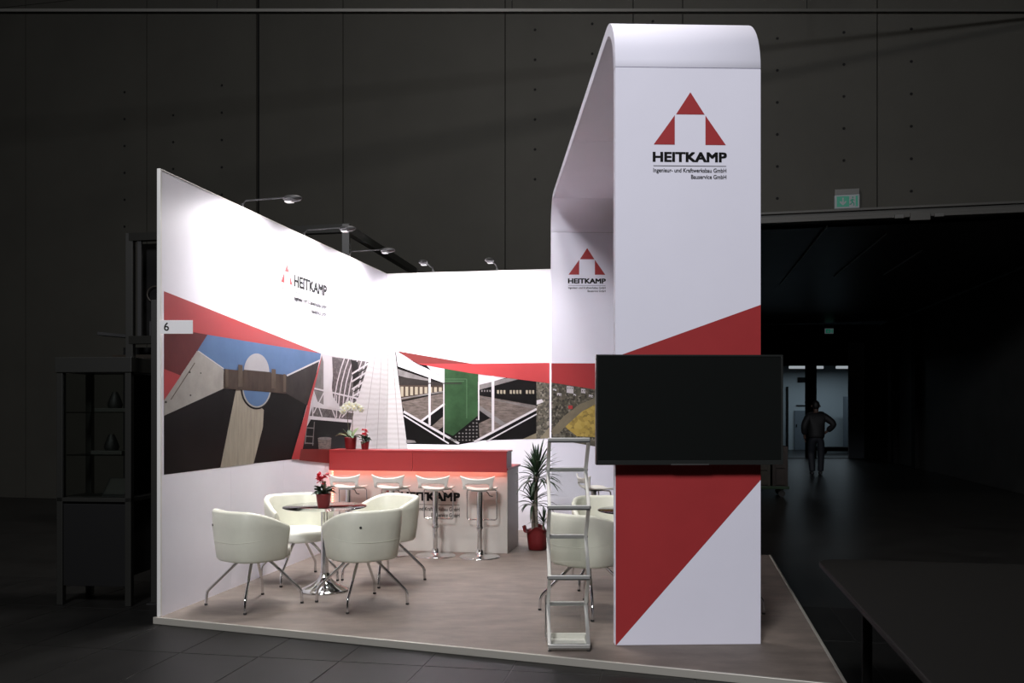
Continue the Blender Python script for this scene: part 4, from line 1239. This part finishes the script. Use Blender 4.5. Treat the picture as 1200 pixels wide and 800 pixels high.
# a post of the same stand nearer the aisle
ps = thing('display_post', 'dark metal post standing against the outside of the left wall end', 'post', (-2.84, 7.22, HALLZ), 0)
MB().box((-.035, -.035, .008), (.035, .035, 2.42)).box((.036, -.025, .008), (.05, .025, 2.42)).build('upright', M['frame_dark'], ps, .004)
MB().box((-.06, -.06, 0), (.06, .06, .008)).build('foot_plate', M['frame_black'], ps)
for z in (.4, .9, 1.4, 1.9):
    MB().box((.0355, -.008, z), (.052, .008, z + .05)).build('shelf_clip', M['frame_black'], ps)
# glass display cabinet
gc = thing('display_cabinet', 'dark glass display cabinet with small exhibits outside the left wall', 'cabinet', (-3.28, 7.35, HALLZ), R(-6))
W_, D_, H_ = .62, .45, 1.96
for x in (-W_ / 2, W_ / 2 - .05):
    for y in (-D_ / 2, D_ / 2 - .05):
        MB().box((x, y, 0), (x + .05, y + .05, H_ - .12)).build('corner_post', M['frame_dark'], gc, .003)
MB().box((-W_ / 2 - .01, -D_ / 2 - .01, H_ - .12), (W_ / 2 + .01, D_ / 2 + .01, H_)).build('canopy', M['frame_dark'], gc, .004)
MB().box((-W_ / 2 + .05, -D_ / 2 + .05, .22), (W_ / 2 - .05, D_ / 2 - .05, .82)).build('plinth_body', M['frame_black'], gc)
MB().box((-W_ / 2 + .05, -D_ / 2 + .012, .15), (W_ / 2 - .05, -D_ / 2 + .035, .80)).build('plinth_door', M['frame_panel_shaded'], gc, .003)
MB().box((-W_ / 2, -D_ / 2, .82), (W_ / 2, D_ / 2, .85)).build('display_floor', M['frame_dark'], gc)
for z in (1.18, 1.52):
    MB().box((-W_ / 2 + .05, -D_ / 2 + .05, z), (W_ / 2 - .05, D_ / 2 - .03, z + .008)).build('glass_shelf', M['pane'], gc)
MB().box((-W_ / 2 + .05, -D_ / 2 + .018, .86), (W_ / 2 - .05, -D_ / 2 + .022, H_ - .13)).build('pane', M['pane'], gc)
MB().box((W_ / 2 - .028, -D_ / 2 + .05, .86), (W_ / 2 - .024, D_ / 2 - .05, H_ - .13)).build('pane', M['pane'], gc)
def exhibit(name, label, cat, dx, z, fn):
    t = thing(name, label, cat, Matrix.Rotation(R(-6), 4, 'Z') @ Vector((dx, -.05, 0)) + Vector((-3.28, 7.35, HALLZ + z)), R(-6))
    fn(t)
def wedge(t):
    MB().add([(-.10, -.06, 0), (.10, -.06, 0), (.10, .06, 0), (-.10, .06, 0), (-.10, .06, .14), (.10, .06, .14)], [(0, 3, 2, 1), (0, 1, 5, 4), (2, 3, 4, 5), (1, 2, 5), (0, 4, 3)]).build('stand_block', M['frame_black'], t)
    MB().add([(-.085, -.052, .018), (.085, -.052, .018), (.085, .050, .136), (-.085, .050, .136)], [(0, 1, 2, 3)]).build('card', M['grey_box'], t)
exhibit('info_card', 'slanted grey information card on the cabinet floor', 'card', .10, .85, wedge)
def flat(t):
    MB().box((-.13, -.08, 0), (.13, .08, .03)).build('tray', M['grey_box'], t, .004)
    MB().lathe([(.05, .03), (.06, .06), (.035, .13), (.02, .16)], 16).build('fitting', M['frame_black'], t)
exhibit('metal_part', 'dark machined part on a tray on the lower glass shelf', 'exhibit', .05, 1.188, flat)
exhibit('metal_part', 'dark machined part on a tray on the upper glass shelf', 'exhibit', .08, 1.528, flat)

# ================================================================== TROLLEY in the passage
tr = thing('trolley', 'low green wheeled trolley parked in the passage behind the arch', 'trolley', (4.35, 16.4, HALLZ), BA)
MB().box((-.55, -.35, .14), (.62, .35, .19)).build('deck', M['green_paint'], tr, .005)
for x in (-.45, .5):
    for y in (-.27, .27):
        MB().tube([(x, y - .02, .06), (x, y + .02, .06)], .06, 14).build('wheel', M['rubber'], tr)
        MB().box((x - .03, y - .03, .115), (x + .03, y + .03, .14)).build('caster_plate', M['grey_box'], tr)
for k, (x0, x1, h_, m, lab) in enumerate(((-.50, -.06, .75, 'crate_b', 'dark brown crate on the green trolley, hidden mostly by the arch'), (-.04, .30, .62, 'crate', 'olive brown crate in the middle of the green trolley'), (.34, .60, .70, 'crate_b', 'narrow dark crate at the end of the green trolley'))):
    c = thing('crate', lab, 'crate', Vector((4.35, 16.4, HALLZ + .19)) + UD * (x0 + x1) / 2, BA, 'crates on the trolley')
    hw = (x1 - x0) / 2
    MB().box((-hw, -.30, 0), (hw, .30, h_)).build('body', M[m], c)
    for z in (.02, h_ * .5 - .03, h_ - .08):
        MB().box((-hw - .004, -.318, z), (hw + .004, -.3, z + .06)).build('slat', M[m], c, .003)
    for x in (-hw, hw - .05):
        MB().box((x, -.330, 0), (x + .05, -.318, h_)).build('corner_batten', M[m], c, .003)

# ================================================================== DARK TABLE beside the stand
tb = thing('side_table', 'dark rounded table top on slim legs in the unlit aisle', 'table', (1.555, 4.62, HALLZ), BA)
def rrect(x0, y0, x1, y1, r, n=8):
    out = []
    for cx_, cy_, a0 in ((x1 - r, y1 - r, 0), (x0 + r, y1 - r, 90), (x0 + r, y0 + r, 180), (x1 - r, y0 + r, 270)):
        out += [(cx_ + r * math.cos(R(a0 + 90 * k / n)), cy_ + r * math.sin(R(a0 + 90 * k / n))) for k in range(n + 1)]
    return out
MB().prism(rrect(0, -2.6, 1.5, 0, .12), .76, .785).build('table_top', M['side_table'], tb, .006)
for x, y in ((.20, -.25), (1.3, -.25), (.20, -2.3), (1.3, -2.3)):
    MB().tube([(x, y, .76), (x, y, .01)], .024, 12).build('leg', M['side_table'], tb)
    MB().lathe([(.035, 0), (.035, .012)], 12, (x, y, 0)).build('foot', M['rubber'], tb)

# ================================================================== PERSON walking away down the passage
pe = thing('person', 'person in dark jacket and trousers walking away down the passage, elbow bent', 'person', (7.22, 21.4, HALLZ - .003), R(-8))
def skin_mesh(name, chains, m, parent, levels=2, roots=None):
    """chains: lists of (co, radius); equal coordinates are joined into one joint"""
    vs, es, rs, key = [], [], [], {}
    root_ids = []
    for ch in chains:
        prev = None
        for k, (co, r_) in enumerate(ch):
            kk = tuple(round(c, 4) for c in co)
            if kk not in key:
                key[kk] = len(vs); vs.append(co); rs.append(r_)
            i = key[kk]
            if prev is not None: es.append((prev, i))
            prev = i
    me = bpy.data.meshes.new(name)
    me.from_pydata(vs, es, [])
    me.materials.append(m)
    o = bpy.data.objects.new(name, me); C.objects.link(o); o.parent = parent
    md = o.modifiers.new('skin', 'SKIN'); md.use_smooth_shade = True
    sl = me.skin_vertices[0].data
    for i, r_ in enumerate(rs):
        sl[i].radius = (r_, r_) if not isinstance(r_, tuple) else r_
    # one root in each island
    par = list(range(len(vs)))
    def find(a):
        while par[a] != a: a = par[a]
        return a
    for a, b in es: par[find(b)] = find(a)
    seen = set()
    for i in range(len(vs)):
        q = find(i)
        if q not in seen: seen.add(q); sl[i].use_root = True
    sd = o.modifiers.new('smooth', 'SUBSURF'); sd.levels = levels; sd.render_levels = levels
    return o
# joints: x right, y forward (away from the viewer), z up
pelvis = (0, 0, .93); waist = (0, .01, 1.08); chest = (0, .03, 1.28); neck0 = (0, .05, 1.45); neck1 = (0, .07, 1.52); head0 = (0, .085, 1.58); head1 = (0, .095, 1.66); head2 = (0, .085, 1.72)
hipL, kneeL, ankL, toeL = (-.09, 0, .88), (-.10, .14, .50), (-.10, -.02, .09), (-.10, .14, .045)
hipR, kneeR, ankR, toeR = (.09, 0, .88), (.11, .05, .49), (.11, .10, .09), (.12, .27, .04)
shL, elL, wrL, haL = (-.19, .04, 1.40), (-.29, -.02, 1.14), (-.26, .08, .92), (-.25, .11, .85)
shR, elR, wrR, haR = (.19, .04, 1.40), (.40, -.06, 1.20), (.22, .06, 1.01), (.17, .10, .97)
chains = [[(pelvis, .13), (waist, .13), (chest, .15), (neck0, .07), (neck1, .055), (head0, .072), (head1, .088), (head2, .062)],
          [(pelvis, .13), (hipL, .085), (kneeL, .055), (ankL, .038), (toeL, .034)], [(pelvis, .13), (hipR, .085), (kneeR, .055), (ankR, .038), (toeR, .034)],
          [(chest, .15), (shL, .062), (elL, .045), (wrL, .03), (haL, .035)], [(chest, .15), (shR, .062), (elR, .045), (wrR, .03), (haR, .035)]]
for hand, d0, side in ((haL, Vector((.04, .05, -.99)), Vector((.2, .95, 0))), (haR, Vector((-.6, .5, -.6)), Vector((.3, .6, .5)))):
    h = Vector(hand); d0 = d0.normalized(); side = side.normalized()
    for k in range(4):
        b0 = h + side * (k - 1.5) * .019 + d0 * .01
        L_ = (.066, .078, .074, .058)[k]
        chains.append([(tuple(b0), .0095), (tuple(b0 + d0 * L_ * .5 + Vector((0, 0, 0))), .009), (tuple(b0 + d0 * L_ * .95 - side.cross(d0) * .022), .008)])
    t0 = h + side * .026
    chains.append([(tuple(t0), .011), (tuple(t0 + side * .025 + d0 * .02), .010), (tuple(t0 + side * .03 + d0 * .05), .0085)])
skin_mesh('body', chains, M['skin'], pe)
hb = lambda p, dz=0: (p[0], p[1], p[2] + dz)
jacket = [[((0, -.01, .84), (.20, .16)), ((0, 0, .95), (.205, .165)), (waist, (.205, .17)), (chest, (.225, .185)), ((0, .055, 1.42), (.15, .12)), ((0, .06, 1.48), .085)],
          [(chest, (.225, .185)), (shL, .112), (elL, .086), ((-.265, .065, .955), .066)], [(chest, (.225, .185)), (shR, .112), (elR, .092), ((.25, .045, 1.04), .070)]]
skin_mesh('jacket', jacket, M['jacket'], pe)
trs = [[(pelvis, .16), ((0, 0, .99), .16)], [(pelvis, .16), (hipL, .115), (kneeL, .086), ((-.10, -.01, .12), .074), ((-.10, -.012, .08), .074)], [(pelvis, .16), (hipR, .115), (kneeR, .086), ((.11, .09, .12), .074), ((.11, .094, .08), .074)]]
skin_mesh('trousers', trs, M['trousers'], pe)
for a, t_ in ((ankL, toeL), (ankR, toeR)):
    hz = .046
    skin_mesh('shoe', [[((a[0], a[1] - .05, hz), .045), ((a[0], a[1] + .03, hz + .005), .048), ((t_[0], t_[1] - .02, .040), .042), ((t_[0], t_[1] + .04, .034), .033)]], M['rubber'], pe)
MB().lathe([(.084 * math.sin(R(k * 15)) + .001, -.118 * math.cos(R(k * 15))) for k in range(13)], 20, (0, .072, 1.655), caps=False).build('hair', M['hair'], pe)
for sx in (-1, 1):
    MB().lathe([(.001, -.03), (.014, -.018), (.018, 0), (.014, .02), (.001, .03)], 10, (sx * .094, .10, 1.635)).build('ear', M['skin'], pe)
MB().lathe([(.002, .02), (.014, .0), (.011, -.018), (.002, -.022)], 8, (0, .197, 1.635)).build('nose', M['skin'], pe)
